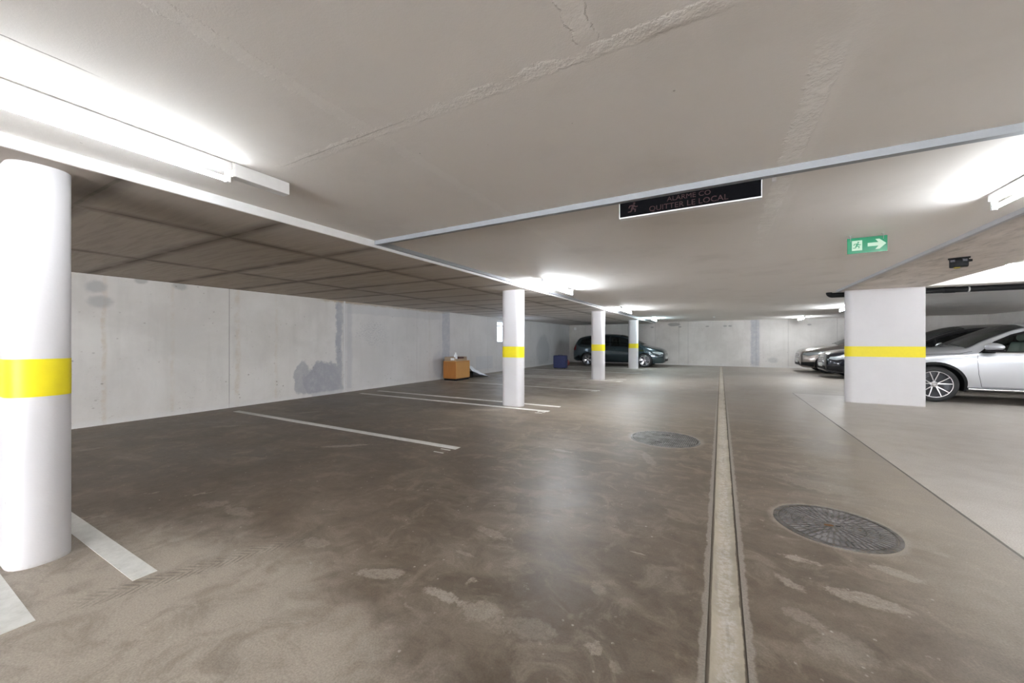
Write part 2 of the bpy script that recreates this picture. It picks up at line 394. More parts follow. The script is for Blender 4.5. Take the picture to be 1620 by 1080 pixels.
M = {}
M['floor'] = mat_floor(); M['ceil'] = mat_ceiling(); M['bare'] = mat_bareslab(); M['soffit'] = mat_soffit()
M['wall_l'] = mat_wall('left'); M['wall_b'] = mat_wall('back')
M['col'] = mat_column(); M['gutter'] = mat_gutter()
M['yellow'] = plain('yellow_band_paint', (0.72, 0.60, 0.004), .5)
M['profile'] = plain('joint_profile_alu', (0.25, 0.26, 0.275), .5, .0)
M['profile_light'] = plain('joint_profile_pale', (0.42, 0.42, 0.45), .5)
M['white'] = plain('white_enamel', (0.78, 0.78, 0.78), .4)
M['offw'] = plain('end_cap_ivory', (0.68, 0.66, 0.60), .45)
M['line'] = None
def mat_line():
    t = NT('road_paint_white'); t.pos()
    n = t.noise(12, 6, rough=.72); g = t.noise(70, 3)
    b = t.mix(t.sm(n, .30, .7), (0.66, 0.65, 0.62), (0.54, 0.53, 0.50))
    b = t.mix(t.mul(t.sm(n, .62, .70), .5), b, (0.3, 0.27, 0.23))
    b = t.mix(t.mul(t.sm(t.X, -7.3, -6.2, 1, 0), .45), b, (0.3, 0.27, 0.23))
    t.bump(g, .001, .4)
    return t.out(b, .55)
M['line'] = mat_line()
M['tube'] = emit('tube_glow', (0.90, 0.955, 1.0), TUBE)
M['tube_near'] = emit('tube_glow_near', (0.90, 0.955, 1.0), TUBE * .31)
M['tube_mid'] = emit('tube_glow_mid', (0.90, 0.955, 1.0), TUBE * .6)
M['tube_far'] = emit('tube_glow_far', (0.90, 0.955, 1.0), TUBE * 1.65)
M['tube_cool'] = emit('tube_glow_cool', (0.72, 0.93, 1.0), TUBE)
M['black'] = plain('black_plastic', (0.007, 0.007, 0.008), .6)
M['blackg'] = plain('black_gloss', (0.006, 0.006, 0.008), .12)
M['screen'] = plain('unlit_screen', (0.003, 0.003, 0.004), .9); M['screen'].node_tree.nodes['Principled BSDF'].inputs['Specular IOR Level'].default_value = .08
M['rubber'] = plain('tyre_rubber', (0.018, 0.018, 0.019), .75)
M['pipe'] = plain('pipe_black_pe', (0.008, 0.008, 0.009), .6)
for k_ in ('black', 'pipe'): M[k_].node_tree.nodes['Principled BSDF'].inputs['Specular IOR Level'].default_value = .2
M['steel'] = plain('galvanised_steel', (0.55, 0.56, 0.57), .35, .8)
M['chrome'] = plain('chrome', (0.75, 0.75, 0.76), .12, 1.0)
M['alloy'] = plain('alloy_rim', (0.62, 0.62, 0.64), .25, .9)
M['alloyd'] = plain('alloy_dark', (0.05, 0.05, 0.055), .35, .5)
M['red'] = plain('red_lens', (0.12, 0.006, 0.006), .15)
M['lens'] = plain('lamp_lens', (0.55, 0.60, 0.64), .08, .6)
M['glass'] = glass('car_glass', (0.50, 0.60, 0.56))
M['glassd'] = glass('car_glass_dark', (0.18, 0.21, 0.21))
M['seat'] = plain('seat_fabric', (0.045, 0.045, 0.047), .8)
M['seatl'] = plain('seat_leather_light', (0.30, 0.31, 0.29), .55)
M['plate'] = plain('number_plate', (0.75, 0.75, 0.72), .4)
M['iron'] = mat_iron('cast_iron', (0.16, 0.15, 0.145), (0.10, 0.092, 0.085))
M['iron_rib'] = mat_iron('cast_iron_worn', (0.25, 0.24, 0.24), (0.15, 0.14, 0.14), .35)
M['iron2'] = mat_iron('checker_iron', (0.075, 0.07, 0.065), (0.05, 0.046, 0.042), .15)
M['iron2_rib'] = mat_iron('checker_iron_worn', (0.27, 0.26, 0.25), (0.18, 0.172, 0.165), .1)
M['rust'] = plain('rust', (0.16, 0.075, 0.02), .8)
M['wood_f'] = mat_wood('cabinet_front_veneer', (0.50, 0.26, 0.075), (0.42, 0.20, 0.05))
M['wood_s'] = mat_wood('cabinet_side_veneer', (0.40, 0.16, 0.035), (0.30, 0.11, 0.02))
M['card'] = plain('cardboard', (0.33, 0.25, 0.18), .8)
M['paper'] = plain('paper', (0.75, 0.75, 0.75), .6)
M['bottle'] = plain('white_bottle', (0.72, 0.74, 0.80), .3)
M['maroon'] = plain('maroon_box', (0.06, 0.012, 0.01), .5)
M['film'] = plain('grey_plastic_film', (0.60, 0.64, 0.68), .3)
M['blue'] = plain('blue_fabric', (0.010, 0.016, 0.075), .7)
M['bluet'] = plain('blue_fabric_trim', (0.010, 0.014, 0.06), .6)
M['redbag'] = plain('dark_red_plastic', (0.16, 0.012, 0.012), .5)
M['green'] = plain('sign_green', (0.012, 0.20, 0.095), .2)
M['signw'] = plain('sign_pale', (0.42, 0.58, 0.44), .2)
M['led'] = plain('led_off_red', (0.022, 0.0015, 0.002), .7)
M['sensor_y'] = plain('sensor_yellow', (0.30, 0.24, 0.03), .5)
M['pane'] = emit('daylight_pane', (0.62, 0.72, 0.86), 1.15, (0.5, 0.5, 0.5))
M['frame'] = plain('window_frame_grey', (0.5, 0.52, 0.55), .5)

# ------------------------------------------------------------------ mesh helper
class MB:
    def __init__(s): s.v = []; s.f = []
    def quadgrid(s, rows, close=False, flip=False):
        b = len(s.v); n = len(rows[0])
        for r in rows: s.v.extend([tuple(p) for p in r])
        for i in range(len(rows) - 1):
            for j in range(n if close else n - 1):
                a, c = b + i * n + j, b + i * n + (j + 1) % n
                q = (a, c, c + n, a + n)
                s.f.append(q[::-1] if flip else q)
        return s
    def box(s, x0, x1, y0, y1, z0, z1, bev=0.0, seg=2):
        if bev <= 0:
            b = len(s.v)
            s.v += [(x0, y0, z0), (x1, y0, z0), (x1, y1, z0), (x0, y1, z0), (x0, y0, z1), (x1, y0, z1), (x1, y1, z1), (x0, y1, z1)]
            s.f += [tuple(b + k for k in q) for q in ((0, 3, 2, 1), (4, 5, 6, 7), (0, 1, 5, 4), (1, 2, 6, 5), (2, 3, 7, 6), (3, 0, 4, 7))]
            return s
        bm = bmesh.new()
        bmesh.ops.create_cube(bm, size=1)
        for v in bm.verts: v.co = ((x0 + x1) / 2 + v.co.x * (x1 - x0), (y0 + y1) / 2 + v.co.y * (y1 - y0), (z0 + z1) / 2 + v.co.z * (z1 - z0))
        bmesh.ops.bevel(bm, geom=bm.edges[:], offset=bev, segments=seg, profile=.5, affect='EDGES')
        return s.bm(bm)
    def bm(s, bm, mat=None):
        b = len(s.v); bm.verts.index_update()
        for v in bm.verts: s.v.append(tuple(mat @ v.co) if mat else tuple(v.co))
        for f in bm.faces: s.f.append(tuple(b + v.index for v in f.verts))
        bm.free(); return s
    def cyl(s, p0, p1, r0, r1=None, n=24, caps=True):
        p0, p1 = Vector(p0), Vector(p1); r1 = r0 if r1 is None else r1
        d = (p1 - p0).normalized(); u = d.orthogonal().normalized(); w_ = d.cross(u)
        A = [p0 + (u * cos(2 * pi * k / n) + w_ * sin(2 * pi * k / n)) * r0 for k in range(n)]
        B = [p1 + (u * cos(2 * pi * k / n) + w_ * sin(2 * pi * k / n)) * r1 for k in range(n)]
        b = len(s.v); s.quadgrid([A, B], close=True)
        if caps:
            s.f.append(tuple(b + k for k in range(n))[::-1]); s.f.append(tuple(b + n + k for k in range(n)))
        return s
    def tube(s, pts, r, n=16):
        pts = [Vector(p) for p in pts]; rows = []
        up = None
        for i, p in enumerate(pts):
            d = ((pts[i + 1] if i + 1 < len(pts) else p) - (pts[i - 1] if i else p)).normalized()
            u = d.orthogonal().normalized() if up is None else (up - d * up.dot(d)).normalized()
            up = u; w_ = d.cross(u)
            rows.append([p + (u * cos(2 * pi * k / n) + w_ * sin(2 * pi * k / n)) * r for k in range(n)])
        b = len(s.v); s.quadgrid(rows, close=True)
        s.f.append(tuple(b + k for k in range(n))[::-1]); e = b + (len(rows) - 1) * n
        s.f.append(tuple(e + k for k in range(n)))
        return s
    def prism(s, poly, z0, z1, ax='z'):
        """extruded polygon; ax = extrusion axis, poly in the two others"""
        def P(a, b, c): return {'z': (a, b, c), 'y': (a, c, b), 'x': (c, a, b)}[ax]
        n = len(poly); b = len(s.v)
        s.v += [P(p[0], p[1], z0) for p in poly] + [P(p[0], p[1], z1) for p in poly]
        s.f.append(tuple(b + k for k in range(n))[::-1]); s.f.append(tuple(b + n + k for k in range(n)))
        for k in range(n): s.f.append((b + k, b + (k + 1) % n, b + n + (k + 1) % n, b + n + k))
        return s
    def lathe(s, prof, axis='y', n=48, c=(0, 0, 0)):
        rows = []
        for k in range(n + 1):
            a = 2 * pi * k / n
            row = []
            for (r, h) in prof:
                if axis == 'y': row.append((c[0] + r * cos(a), c[1] + h, c[2] + r * sin(a)))
                else: row.append((c[0] + r * cos(a), c[1] + r * sin(a), c[2] + h))
            rows.append(row)
        return s.quadgrid(rows)
    def build(s, name, mat, parent=None, smooth=False, recalc=True, merge=True):
        me = bpy.data.meshes.new(name); me.from_pydata(s.v, [], s.f); me.update()
        if recalc or merge:
            bm = bmesh.new(); bm.from_mesh(me)
            if merge: bmesh.ops.remove_doubles(bm, verts=bm.verts[:], dist=1e-5)
            if recalc: bmesh.ops.recalc_face_normals(bm, faces=bm.faces[:])
            bm.to_mesh(me); bm.free()
        me.materials.append(mat)
        if smooth:
            me.polygons.foreach_set('use_smooth', [True] * len(me.polygons))
            try: me.set_sharp_from_angle(angle=radians(38))
            except Exception: pass
        o = bpy.data.objects.new(name, me); COL.objects.link(o)
        if parent is not None: o.parent = parent
        return o

def tag(o, label=None, cat=None, group=None, kind=None):
    if label: o['label'] = label
    if cat: o['category'] = cat
    if group: o['group'] = group
    if kind: o['kind'] = kind
    return o
def thing(name, label, cat, loc=(0, 0, 0), rz=0.0, group=None):
    o = bpy.data.objects.new(name, None); COL.objects.link(o)
    o.empty_display_size = .2
    o.location = loc; o.rotation_euler = (0, 0, rz)
    return tag(o, label, cat, group)
def struct(name, mb, mat, label):
    return tag(mb.build(name, mat), label, None, None, 'structure')
def dup(root, loc, label, rz=None):
    r = root.copy(); COL.objects.link(r); r.location = loc
    if rz is not None: r.rotation_euler = (0, 0, rz)
    r['label'] = label
    for ch in root.children:
        c = ch.copy(); COL.objects.link(c); c.parent = r
        for g in ch.children:
            d = g.copy(); COL.objects.link(d); d.parent = c
    return r

# ------------------------------------------------------------------ structure
GX0, GX1 = -.052, .092
fl = MB()
def steps(a, b, d): n = max(1, round((b - a) / d)); return [a + (b - a) * k / n for k in range(n)]
gy = [YN - .2] + steps(.7, 7.5, .045) + [7.5, YB + .2]
for gx in ([XL - .2] + steps(-7.6, GX0, .05) + [GX0], steps(GX1, 2.4, .045) + [2.4, XR + .2]):
    fl.quadgrid([[(x, y, 0) for y in gy] for x in gx], flip=True)
    fl.quadgrid([[(x, y, -.25) for y in (YN - .2, YB + .2)] for x in (gx[0], gx[-1])])
    for xx in (gx[0], gx[-1]): fl.quadgrid([[(xx, y, z) for y in (YN - .2, YB + .2)] for z in (-.25, 0)])
fl.box(GX0, GX1, 21.75, YB + .2, -.25, 0)
fl.box(GX0, GX1, YN - .2, 21.75, -.25, -.06)
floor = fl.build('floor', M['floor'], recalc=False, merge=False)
tag(floor, 'brown grey worn concrete garage floor', kind='structure')
fd = floor.data.attributes.new('stain_distance', 'FLOAT', 'POINT'); fs = floor.data.attributes.new('stain_strength', 'FLOAT', 'POINT')
dv, sv = [], []
for v in floor.data.vertices:
    bd, bs = 9.0, 0.0; x, y = v.co.x, v.co.y
    for (cx, cy, la, lb, an, st) in STAINS:
        dx, dy = x - cx, y - cy
        if abs(dx) > 1.6 or abs(dy) > 1.6: continue
        a = (dx * cos(an) + dy * sin(an)) / la; b = (dy * cos(an) - dx * sin(an)) / lb
        d = sqrt(a * a + b * b)
        if d < bd: bd, bs = d, st
    dv.append(bd); sv.append(bs)
fd.data.foreach_set('value', dv); fs.data.foreach_set('value', sv)

struct('ceiling', MB().box(-3.2, 2.13, YN - .2, YB + .2, H, H + .6)
       .box(2.13, 3.43, YN - .2, 10.15, H, H + .02).box(2.13, XR + .2, 10.15, YB + .2, H, H + .6)
       .box(3.43, XR + .2, YN - .2, 10.15, HC, HC + .3), M['ceil'], 'white painted concrete ceiling over the aisle')
# bare lower slab of the left bays, its painted edge strip
struct('ceiling_left', MB().box(XL - .2, -3.203, YN - .2, YB + .2, HL, HL + .6), M['bare'], 'brown bare concrete ceiling with panel joints over the left bays')
struct('trim_1', MB().box(-3.203, -3.19, YN, YB, HL + .002, H + .01), M['white'], 'white painted edge of the lower left slab')
struct('trim_2', MB().box(-3.19, 2.13, 2.80, 2.845, H - .042, H + .005), M['profile'], 'grey metal joint profile across the ceiling')
struct('trim_3', MB().box(-3.19, -3.150, 2.845, YB, H - .040, H + .005), M['profile'], 'grey metal joint profile along the left ceiling edge')
struct('trim_4', MB().box(2.10, 2.14, YN, 10.1, H - .040, H + .005), M['profile_light'], 'grey metal joint profile along the right beam')
struct('ceiling_beam', MB().box(2.14, 3.43, YN, 10.15, H - .012, HC + .1), M['soffit'], 'rough grey concrete beam soffit above the square ended pillar')

# walls
WY0, WY1, WZ0, WZ1 = 13.45, 14.95, 1.20, 2.11
wl = MB()
wl.box(XL - .2, XL, YN - .2, WY0, 0, HL + .1)
wl.box(XL - .2, XL, WY1, YB + .2, 0, HL + .1)
wl.box(XL - .2, XL, WY0, WY1, 0, WZ0)
wl.box(XL - .2, XL, WY0, WY1, WZ1, HL + .1)
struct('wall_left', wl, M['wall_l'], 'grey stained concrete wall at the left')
struct('wall_back', MB().box(XL, XR, YB, YB + .2, 0, HC + .1), M['wall_b'], 'pale concrete wall at the far end')
struct('wall_right', MB().box(XR, XR + .2, YN, YB, 0, HC + .1), M['wall_b'], 'pale concrete wall at the right')
GA, GB, GH = -2.9, 3.3, 2.15       # unseen gate opening, added behind the viewpoint to let in fill daylight
struct('wall_near', MB().box(XL, GA, YN - .2, YN, 0, HC + .1).box(GB, XR, YN - .2, YN, 0, HC + .1).box(GA, GB, YN - .2, YN, GH, HC + .1), M['wall_b'], 'concrete wall behind the viewpoint')
wf = MB()
wf.box(XL - .14, XL - .10, WY0, WY0 + .05, WZ0, WZ1).box(XL - .14, XL - .10, WY1 - .05, WY1, WZ0, WZ1)
wf.box(XL - .14, XL - .10, WY0, WY1, WZ0, WZ0 + .05).box(XL - .14, XL - .10, WY0, WY1, WZ1 - .05, WZ1)
wf.box(XL - .14, XL - .10, WY0, WY1, 1.88, 1.92)
win = struct('window_1', wf, M['frame'], 'small daylit window high in the left wall')
MB().box(XL - .13, XL - .12, WY0 + .04, WY1 - .04, WZ0 + .04, WZ1 - .04).build('window_pane', M['pane'], win)

# ------------------------------------------------------------------ drain channel
rows = []
N = 14
for y in [YN + .02 + (21.73 - YN) * k / 60 for k in range(61)]:
    row = []
    for i in range(N + 1):
        x = GX0 + .001 + (GX1 - GX0 - .002) * i / N
        u = (i / N - .5) * 2
        z = -.002 - .014 * (1 - u * u) if abs(u) < .9 else -.009
        row.append((x, y, z))
    rows.append(row)
g = MB().quadgrid(rows)
tag(g.build('drain_channel', M['gutter'], smooth=True), 'long shallow cement drain channel running down the aisle floor', 'drain')

# ------------------------------------------------------------------ parking lines and bay numbers
PX0, PX1 = -7.62, -2.69
LG = 'white bay lines on the floor of the left bays'
lines = [(-2.62, 'white bay line beyond the left edge of the near column'),
         (.41, 'white bay line ending in the bottom left corner, before the nearest column'),
         (.83, 'white bay line emerging right from behind the nearest column'),
         (3.58, 'long single white bay line with the number 11 at its end'),
         (6.26, 'white bay line just in front of the second column with number 12 at its end'),
         (6.80, 'white bay line starting behind the second column, no number'),
         (9.52, 'thin white bay line starting by the wooden cabinet, number 13 at its end'),
         (12.12, 'distant white bay line just in front of the third column'),
         (12.62, 'distant white bay line just behind the third column'),
         (15.4, 'faint white bay line between the third and fourth columns'),
         (17.95, 'farthest white bay line, in front of the fourth column and blue case')]
for y, lb in lines[1:]:
    m = MB()
    for k in range(20):
        xa = PX0 + (PX1 - PX0) * k / 20; xb = PX0 + (PX1 - PX0) * (k + 1) / 20
        m.box(xa, xb, y - .05, y + .05, 0, .0025)
    tag(m.build('parking_line', M['line']), lb, 'parking line', LG)

def text_mesh(name, body, size, mat, parent=None, thick=.001, align='LEFT', sx=1.0):
    c = bpy.data.curves.new(name, 'FONT'); c.body = body; c.size = size; c.extrude = thick; c.align_x = align
    c.resolution_u = 3
    o = bpy.data.objects.new(name, c); COL.objects.link(o)
    bpy.context.view_layer.update()
    me = bpy.data.meshes.new_from_object(o.evaluated_get(bpy.context.evaluated_depsgraph_get()))
    bpy.data.objects.remove(o); bpy.data.curves.remove(c)
    for v in me.vertices: v.co.x *= sx
    me.materials.clear(); me.materials.append(mat)
    o = bpy.data.objects.new(name, me); COL.objects.link(o)
    if parent is not None: o.parent = parent
    return o
for txt, y, lab in (('11', 3.30, 'small white painted number 11 beside the long single bay line'),
                    ('12', 5.98, 'small white painted number 12 on the floor before the second column'),
                    ('13', 9.22, 'small faint white number 13 beyond the second column'),
                    ('14', 11.85, 'small distant white number 14 on the floor before the third column')):
    o = thing('bay_number', lab, 'number', (-2.72, y, .0015), radians(90))
    for k, ch in enumerate(txt):
        g_ = text_mesh('digit', ch, .20, M['line'], o, .0012); g_.location = (k * .125, 0, 0)
    tag(o, lab, 'number', 'painted bay numbers')

# ------------------------------------------------------------------ columns
def stadium(a, b, n=14, sq=2.35):
    """long axis x (length a), thickness b, rounded ends"""
    pts = []
    r = b / 2; hx = a / 2 - r * .95
    for k in range(n + 1):
        t = -pi / 2 + pi * k / n
        c_, s_ = cos(t), sin(t)
        q = (abs(c_) ** sq + abs(s_) ** sq) ** (-1 / sq)
        pts.append((hx + r * .95 * c_ * q, r * s_ * q))
    pts += [(-x, -y) for x, y in pts]
    return pts
def column(x, y, label):
    t = thing('concrete_column', label, 'column', (x, y, 0), 0, 'white columns along the left bays')
    P = stadium(.44, .245)
    body = MB().prism(P, 0, HL + .0).build('shaft', M['col'], t, smooth=True)
    Q = stadium(.443, .248)
    MB().prism(Q, .942, 1.152).build('painted_band', M['yellow'], t, smooth=True)['label'] = 'yellow painted band'
    return t
column(-3.55, .60, 'nearest white column with yellow band, cut by the left edge of the view')
column(-3.55, 6.51, 'second white column with yellow band, ahead of the wooden cabinet')
column(-3.55, 12.37, 'third white column with yellow band, before the dark people carrier rear wheel')
column(-3.55, 18.15, 'farthest white column with yellow band, before the dark people carrier front door')

# broad pillar at the right: one rounded end, one square end
t = thing('concrete_pillar', 'broad white wall-like pillar with yellow band in front of the silver car', 'column', (2.27, 10.15, 0))
def pil(e, z0, z1):
    L_, W_ = 1.16, .26; r = .12; pts = []
    for k in range(9):
        a = pi + pi / 2 * k / 8; pts.append((r + (r + e) * cos(a), r + (r + e) * sin(a)))
    pts += [(L_ + e, -e), (L_ + e, W_ + e)]
    for k in range(9):
        a = pi / 2 + pi / 2 * k / 8; pts.append((r + (r + e) * cos(a), W_ - r + (r + e) * sin(a)))
    return MB().prism(pts, z0, z1)
pil(0, 0, H - .013).build('shaft', M['col'], t, smooth=True)
pil(.0015, .942, 1.152).build('painted_band', M['yellow'], t, smooth=True)['label'] = 'yellow painted band'

# ------------------------------------------------------------------ fluorescent fittings (tube along local y)
def fitting(loc, L, label, rz=0.0, mat='tube', box=0.0, group='fluorescent ceiling lamps'):
    t = thing('fluorescent_lamp', label, 'ceiling lamp', loc, rz, group)   # origin on the slab
    MB().box(-.026, .026, -L / 2, L / 2, -.050, -.0005, .004).build('housing', M['white'], t, smooth=False)
    for s_ in (-1, 1):
        y = s_ * (L / 2 - .012)
        MB().box(-.014, .014, y - .012, y + .012, -.118, -.049, .003).build('lamp_holder', M['white'], t)
    MB().cyl((0, -L / 2 + .022, -.100), (0, L / 2 - .022, -.100), .0135, n=16).build('tube', M[mat], t, smooth=True)
    if box:
        MB().box(-.034, .034, L / 2 + .006, L / 2 + .006 + box, -.080, -.0005, .003).build('gear_box', M['white'], t)
        MB().box(-.033, .033, L / 2 + .001, L / 2 + .012, -.083, -.0005, .002).build('end_cap', M['offw'], t)
    return t
fitting((-2.56, .42, H), 1.50, 'nearest long ceiling lamp with a gear box at its end, upper left corner', mat='tube_near', box=.33)
fitting((-2.64, 6.60, H), 1.50, 'ceiling lamp in the left row, just beyond the second column', mat='tube_far')
fitting((-2.66, 12.50, H), 1.50, 'ceiling lamp in the left row, level with the third column', mat='tube_far')
fitting((-2.64, 18.10, H), 1.50, 'bluish ceiling lamp in the left row, nearest the far wall', mat='tube_cool')
fitting((1.72, 3.44, H), 1.25, 'ceiling lamp at the right edge beside the beam, above the green sign', mat='tube_mid')
fitting((3.30, 14.75, H), 1.50, 'ceiling lamp half hidden by the left edge of the broad pillar', mat='tube_far')
fitting((3.05, 20.3, H), 1.50, 'small distant ceiling lamp above the taupe car')
fitting((4.72, 9.42, HC), 1.50, 'ceiling lamp above the silver car, crossing the raised ceiling', rz=radians(90), mat='tube_near')
# unseen lamps added behind and right of the viewpoint as fill light
fitting((-2.56, -4.2, H), 1.50, 'added unseen ceiling lamp in the left row behind the viewpoint')
fitting((1.72, -2.4, H), 1.50, 'added unseen ceiling lamp beside the beam behind the viewpoint')
fitting((6.4, 3.2, HC), 1.50, 'added unseen ceiling lamp over the near right bays', rz=radians(90))
fitting((-2.56, -9.6, H), 1.50, 'added unseen ceiling lamp in the left row nearest the added gate')
fitting((-5.9, -1.9, HL), 1.50, 'added unseen ceiling lamp over the left bays behind the viewpoint')
fitting((-5.9, -6.9, HL), 1.50, 'added unseen ceiling lamp over the left bays near the added gate')
fitting((6.4, -2.2, HC), 1.50, 'added unseen ceiling lamp over the right bays behind the viewpoint', rz=radians(90))
fitting((6.4, -7.4, HC), 1.50, 'added unseen ceiling lamp over the right bays near the added gate', rz=radians(90))
fitting((1.72, -8.0, H), 1.50, 'added unseen ceiling lamp beside the beam near the added gate')
fitting((6.6, 6.9, HC), 1.50, 'added unseen ceiling lamp over the right bays before the silver vehicle', rz=radians(90))
fitting((7.2, 10.9, H), 1.50, 'added unseen ceiling lamp over the rear of the silver vehicle', rz=radians(90))
fitting((8.3, 14.4, H), 1.50, 'added unseen ceiling lamp along the right wall over the rear of the black people carrier')

# ------------------------------------------------------------------ manhole covers
def cover_radial():
    t = thing('manhole_cover', 'rusty round cast iron manhole cover with radial ribs, right of the channel', 'manhole cover', (.67, 3.30, 0), radians(12))
    R = .325
    MB().lathe([(R - .012, 0), (R - .012, .005), (R, .006), (R + .012, .0045), (R + .012, 0)], 'z', 72).build('rim', M['iron'], t, smooth=True)
    MB().lathe([(.0001, .0015), (R - .016, .0015), (R - .016, 0)], 'z', 72).build('disc', M['iron'], t)
    rb = MB()
    for (ra, rb_, n, wd) in ((.055, .10, 16, .008), (.108, .16, 26, .009), (.168, .225, 40, .0095), (.233, .298, 54, .0105)):
        for k in range(n):
            a = 2 * pi * (k + .5 * (n % 4 == 2)) / n
            ca, sa = cos(a), sin(a)
            q = []
            for (r_, w_) in ((ra, wd * .8), (rb_, wd), (rb_, -wd), (ra, -wd * .8)):
                q.append((r_ * ca - w_ * sa, r_ * sa + w_ * ca))
            rb.prism(q, .0010, .0055)
    rb.build('ribs', M['iron_rib'], t)
    MB().lathe([(.0001, .003), (.048, .003), (.050, .001)], 'z', 32).build('hub', M['iron'], t)
    MB().prism([(.030 * cos(2 * pi * k / 16) - .028, .014 * sin(2 * pi * k / 16)) for k in range(16)], .001, .0045).build('key_hole', M['rust'], t)
    MB().box(.012, .038, -.006, .006, .001, .0042).build('key_hole', M['black'], t)
cover_radial()
def cover_striped():
    t = thing('manhole_cover', 'striped round steel manhole cover left of the channel', 'manhole cover', (-.63, 5.21, 0), radians(-3))
    R = .405
    MB().lathe([(R - .010, 0), (R - .010, .005), (R, .006), (R + .010, .004), (R + .010, 0)], 'z', 72).build('rim', M['iron2_rib'], t, smooth=True)
    MB().lathe([(.0001, .0015), (R - .014, .0015), (R - .014, 0)], 'z', 72).build('disc', M['iron2'], t)
    rb = MB(); k = -18
    while k <= 18:
        x = k * .0215
        if abs(x) < R - .02:
            h = sqrt((R - .02) ** 2 - x * x)
            segs = [(-h, h)]
            if abs(x - .02) < .05:
                segs = [(-h, .17), (.25, h)] if x > .0 else [(-h, .17), (.25, h)]
            if abs(x + .02) < .05:
                segs = [(-h, -.25), (-.17, segs[-1][0] if False else .17), (.25, h)]
            for a, b in segs:
                if b > a: rb.box(x - .0062, x + .0062, a, b, .001, .0055)
        k += 1
    rb.build('ribs', M['iron2_rib'], t)
    for (x, y) in ((.01, .21), (-.02, -.21)):
        MB().lathe([(.045, .001), (.045, .006), (.035, .006), (.033, .001)], 'z', 24, (x, y, 0)).build('lifting_eye', M['iron2_rib'], t)
        MB().box(x - .030, x + .030, y - .008, y + .008, .001, .007).build('lifting_bar', M['iron2'], t)
cover_striped()

# ------------------------------------------------------------------ alarm display
t = thing('alarm_display', 'long black unlit alarm display with dark red French text under the ceiling', 'sign', (-.215, 2.853, 0))
L_ = .445; z0, z1 = 2.158, H - .0005
MB().box(-L_, L_, .0, .055, z0, z1, .002).build('case', M['white'], t)
MB().box(-L_ + .006, L_ - .006, -.002, .001, z0 + .009, z1 - .004).build('screen', M['screen'], t)
o = text_mesh('lettering', 'QUITTER LE LOCAL', .052, M['led'], t, .0006, 'LEFT', 1.08)
o.location = (-.235, -.003, z0 + .022); o.rotation_euler = (radians(90), 0, 0)
o = text_mesh('lettering', 'ALARME CO', .046, M['led'], t, .0006, 'LEFT', 1.08)
o.location = (-.115, -.003, z0 + .073); o.rotation_euler = (radians(90), 0, 0)
def man(mb, cx, cz, s, y0, y1, flip=1):
    """generic running figure"""
    def P(pts): return [(cx + flip * a * s, cz + b * s) for a, b in pts]
    mb.prism([(cx + flip * (.10 + .09 * cos(2 * pi * k / 12)) * s, cz + (.42 + .09 * sin(2 * pi * k / 12)) * s) for k in range(12)], y0, y1, 'y')
    mb.prism(P([(-.06, .30), (.12, .30), (.02, -.06), (-.16, -.02)]), y0, y1, 'y')
    mb.prism(P([(-.06, .30), (-.30, .26), (-.38, .06), (-.30, .04), (-.24, .18), (-.05, .22)]), y0, y1, 'y')
    mb.prism(P([(.10, .30), (.22, .14), (.38, .16), (.38, .08), (.18, .05), (.05, .18)]), y0, y1, 'y')
    mb.prism(P([(.02, .0), (.24, -.08), (.20, -.34), (.12, -.34), (.13, -.14), (-.10, -.06)]), y0, y1, 'y')
    mb.prism(P([(-.16, -.02), (-.02, -.06), (-.14, -.30), (-.42, -.32), (-.42, -.24), (-.20, -.22)]), y0, y1, 'y')
    return mb
man(MB(), -.345, z0 + .064, .085, -.004, -.002, 1).build('pictogram', M['led'], t)
tag(MB().box(-.008, .012, 2.94, 2.97, H - .03, H - .0005, .002).build('junction_box', M['white']), 'tiny white box on the ceiling beside the alarm display', 'box').location = (.30, 0, 0)

# ------------------------------------------------------------------ exit sign
t = thing('exit_sign', 'green emergency exit sign with running figure and arrow, hung from the ceiling', 'sign', (1.27, 4.985, 0))
zt = 2.285; zb = 2.130
MB().box(-.150, .150, 0, .006, zb, zt).build('panel', M['green'], t)
MB().box(-.114, -.036, -.002, 0, zb + .028, zb + .127).build('pictogram_ground', M['signw'], t)
man(MB(), -.074, zb + .075, .078, -.004, -.002, 1).build('figure', M['green'], t)
MB().prism([(.005, zb + .060), (.085, zb + .060), (.062, zb + .028), (.092, zb + .028), (.142, zb + .078), (.092, zb + .126), (.062, zb + .126), (.085, zb + .094), (.005, zb + .094)], -.002, 0, 'y').build('arrow', M['signw'], t)
for x in (-.125, .12):
    MB().tube([(x, -.004, zt - .035), (x, -.005, zt - .005), (x, -.002, zt + .006), (x, .003, H - .003)], .0022, 8).build('hook', M['steel'], t)
    MB().box(x - .012, x + .012, -.008, .014, H - .005, H - .0005).build('hook_plate', M['steel'], t)

# ------------------------------------------------------------------ gas detector on the beam
t = thing('gas_detector', 'black sensor box under the concrete beam, above the broad pillar', 'detector', (2.62, 6.86, H - .012), radians(-20))
MB().box(-.085, .075, -.05, .05, -.118, -.012, .012).build('housing', M['black'], t, smooth=True)
MB().box(-.095, .09, -.045, .045, -.012, -.0005, .002).build('mounting_plate', M['black'], t)
MB().cyl((-.02, 0, -.118), (-.02, 0, -.132), .030, .026).build('sensor_head', M['sensor_y'], t)['label'] = 'dull yellow sensor head'
MB().cyl((.075, 0, -.045), (.105, 0, -.045), .018, .014).build('cable_gland', M['black'], t)
for x in (-.055, .045):
    MB().box(x - .02, x + .02, -.056, -.049, -.055, -.025, .002).build('clip', M['alloyd'], t)

